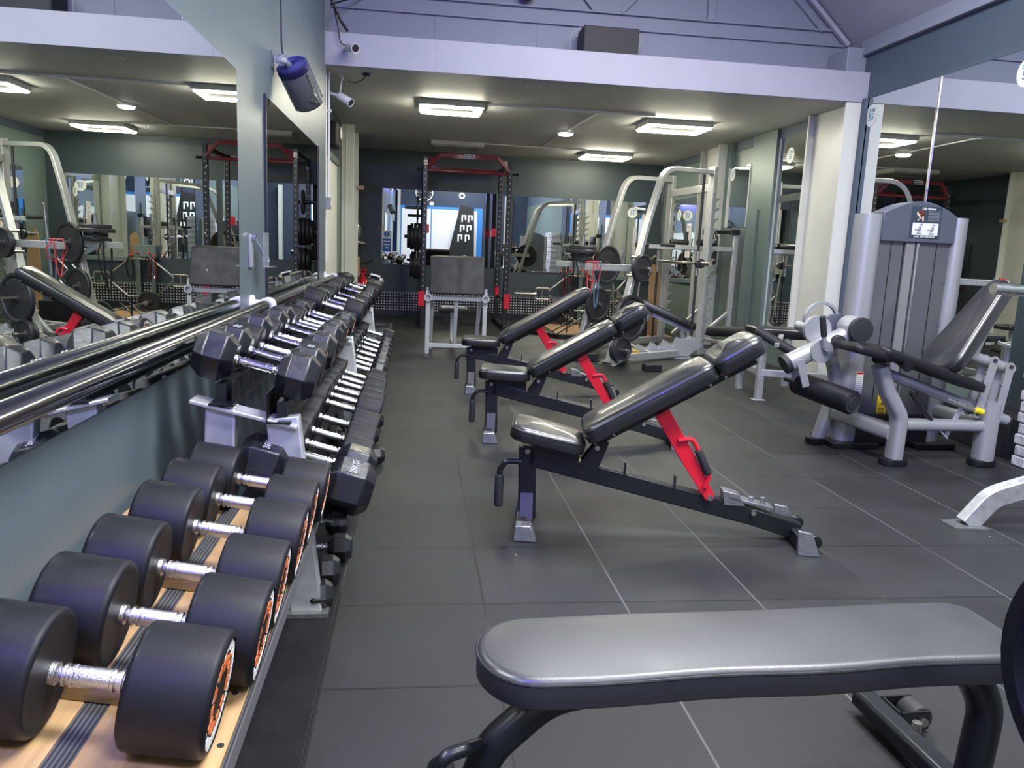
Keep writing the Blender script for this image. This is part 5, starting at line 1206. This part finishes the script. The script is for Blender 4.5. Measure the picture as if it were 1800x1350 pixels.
def notice(label, c, nx, ux, w_, h_, cat='notice'):
    nx, ux = V(nx), V(ux); t = T('notice_sheet', label, cat, c)
    up = V((0, 0, 1)); k = K(); k.prism([ux*-w_/2-up*h_/2, ux*w_/2-up*h_/2, ux*w_/2+up*h_/2, ux*-w_/2+up*h_/2], nx*.001); k.done('sheet', 'paper', t)
    k = K(); k2 = K(); rn = random.Random(1)
    z = h_*.42; j = 0
    while z > -h_*.44:
        ww = w_*rn.uniform(.25, .42); kk = k2 if j % 3 == 0 else k
        kk.prism([ux*-ww+up*z+nx*.0012, ux*ww+up*z+nx*.0012, ux*ww+up*(z+h_*.016)+nx*.0012, ux*-ww+up*(z+h_*.016)+nx*.0012], nx*.0006); z -= h_*.042; j += 1
    k.done('print_lines', 'greypl', t); k2.done('red_lines', 'pink', t); return t
notice('tall white notice with red and black lines by the column, on the alcove mirror', (XR-.014, 7.97, 1.72), (-1, 0, 0), (0, -1, 0), .24, .62)
notice('white notice sheet on the rear side mirror near the corner', (XR-.014, 11.5, 1.40), (-1, 0, 0), (0, -1, 0), .2, .5)
t = T('blue_safety_sign', 'small blue and white mandatory safety sign at the lower left of the rear mirror', 'sign', (-.475, YB-.010, 1.20))
K().bx(-.075, .075, -.001, 0, -.17, .17).done('panel', 'paper', t)
k = K(); k.prism([(.045*math.cos(a), -.0015, .11+.045*math.sin(a)) for a in [2*PI*j/24 for j in range(24)]], (0, -.001, 0)); k.bx(-.07, .07, -.002, -.001, -.165, .04); k.done('blue_field', 'blueprint', t)
k = K(); k.bx(-.008, .008, -.0035, -.0025, .095, .145); k.bx(-.008, .008, -.0035, -.0025, .075, .087); k.done('exclamation_mark', 'paper', t)
k = K(); 
for z, w_ in ((.0, .055), (-.05, .05), (-.1, .03)): k.bx(-w_, w_, -.003, -.002, z-.012, z+.008)
k.done('print_lines', 'whitepl', t)

# ------------------------------------------------------------------ right edge: machine frame, large plate
t = T('plate_loaded_machine', 'silver machine frame at the right edge with arched foot and chrome peg', 'machine frame', (3.1, 3.2, 0))
k = K(); k.bar([(-.50, .03, .005), (-.40, .02, .14), (-.22, .0, .205), (.45, -.0, .22)], .09, .06, up=(0, 1, 0), fil=.14); k.done('arched_foot', 'galv', t)
k = K(); k.prism([(-.60, -.03, 0), (-.44, -.05, 0), (-.44, .10, 0), (-.60, .08, 0)], (0, 0, .008)); k.done('foot_plate', 'wornsteel', t)
k = K(); k.bar([(.42, 0, 0), (.42, 0, 1.35)], .07, .09); k.done('post', 'galv', t)
k = K(); k.cyl((-.565, 0, 1.108), (.40, 0, 1.078), .025, 24); k.done('chrome_peg', mat('scratched_chrome', (.7, .7, .68), .28, 1, bump=.5, bscale=25, rvar=.12, vscale=15), t)
t = plate('large_weight_plate', 'large black rubber plate close to the camera at the bottom right edge', (1.045, .90, .60), (1, .12, 0), .225, .06, None, m='rubber')
t = T('plate_stand', 'black steel stand carrying the large plate, just beyond the right edge', 'plate stand', (1.5, .94, 0))
k = K(); k.bar([(0, 0, 0), (0, 0, .7)], .07, .07); k.bx(-.15, .3, -.2, .2, 0, .03); k.cyl((-.46, -.05, .60), (0, 0, .60), .024, 16); k.done('stand', 'blackpaint', t)

# ------------------------------------------------------------------ seen only in the mirrors behind the camera
t = T('wall_clock', 'round dark wall clock on the navy back wall', 'clock', (.25, YF, 3.0))
K().lathe((0, 0, 0), (0, 1, 0), [(0, .32), (.03, .32)], 40).done('face', 'blackpaint', t)
k = K(); k.lathe((0, .03, 0), (0, 1, 0), [(0, .29), (0, .32), (.01, .32), (.01, .29)], 40, close=False)
for j in range(12): a = j*PI/6; k.box((.24*math.cos(a), .034, .24*math.sin(a)), (.03, .006, .03))
k.bx(-.01, .01, .03, .038, -.02, .2); k.bx(-.14, .01, .03, .038, -.01, .01); k.done('rim_and_hands', 'paper', t)
t = T('round_vent', 'small white oval ring on the navy back wall', 'vent', (1.62, YF, 2.95))
K().lathe((0, 0, 0), (0, 1, 0), [(0, .06), (0, .11), (.02, .11), (.02, .06)], 28, close=False).done('ring', 'paper', t)
o = K().bx(-.07, .07, 0, .02, -.06, .06).done('white_square_plate', 'paper'); o.location = (.52, YF, 2.62); tag(o, 'small white square plate on the back wall', 'wall plate')
t = T('feather_banner', 'tall dark sloping banner with bold white lettering by the back doors', 'banner', (1.5, YF+.45, 0))
K().prism([(-.42, 0, .5), (.6, 0, .5), (.55, 0, 2.5), (.05, 0, 2.6)], (0, .02, 0)).done('cloth', 'blackpaint', t)
k = K()
for z, xs_ in ((2.2, (.1, .33)), (1.85, (.05, .3)), (1.5, (-.02, .24))):
    for x in xs_:
        k.bx(x, x+.17, .02, .026, z, z+.05); k.bx(x, x+.05, .02, .026, z-.2, z); k.bx(x+.12, x+.17, .02, .026, z-.12, z)
k.done('white_blocks', 'paper', t)
k = K(); k.cyl((0, 0, 0), (0, 0, 2.6), .015, 8); k.done('pole', 'steel', t)
t = T('back_room_machine', 'white and black upright exercise machine near the back doors', 'exercise machine', (.0, -1.9, 0))
k = K(); k.pad(rrect(.4, .13, .08), .07, Matrix.Translation((0, 0, 1.3)) @ Matrix.Rotation(PI/2, 4, 'Y') @ Matrix.Rotation(PI/2, 4, 'Z') @ Matrix.Rotation(PI/2, 4, 'Z'), .02, .01); k.done('back_pad', 'vinyl', t, ang=60)
k = K(); k.bar([(-.02, 0, 0), (-.02, 0, 1.5)], .07, .07); k.bar([(0, -.4, .03), (0, .4, .03)], .07, .06); k.bar([(0, -.35, 1.4), (0, .35, 1.4)], .04, .05); k.done('frame', 'offwhite', t)
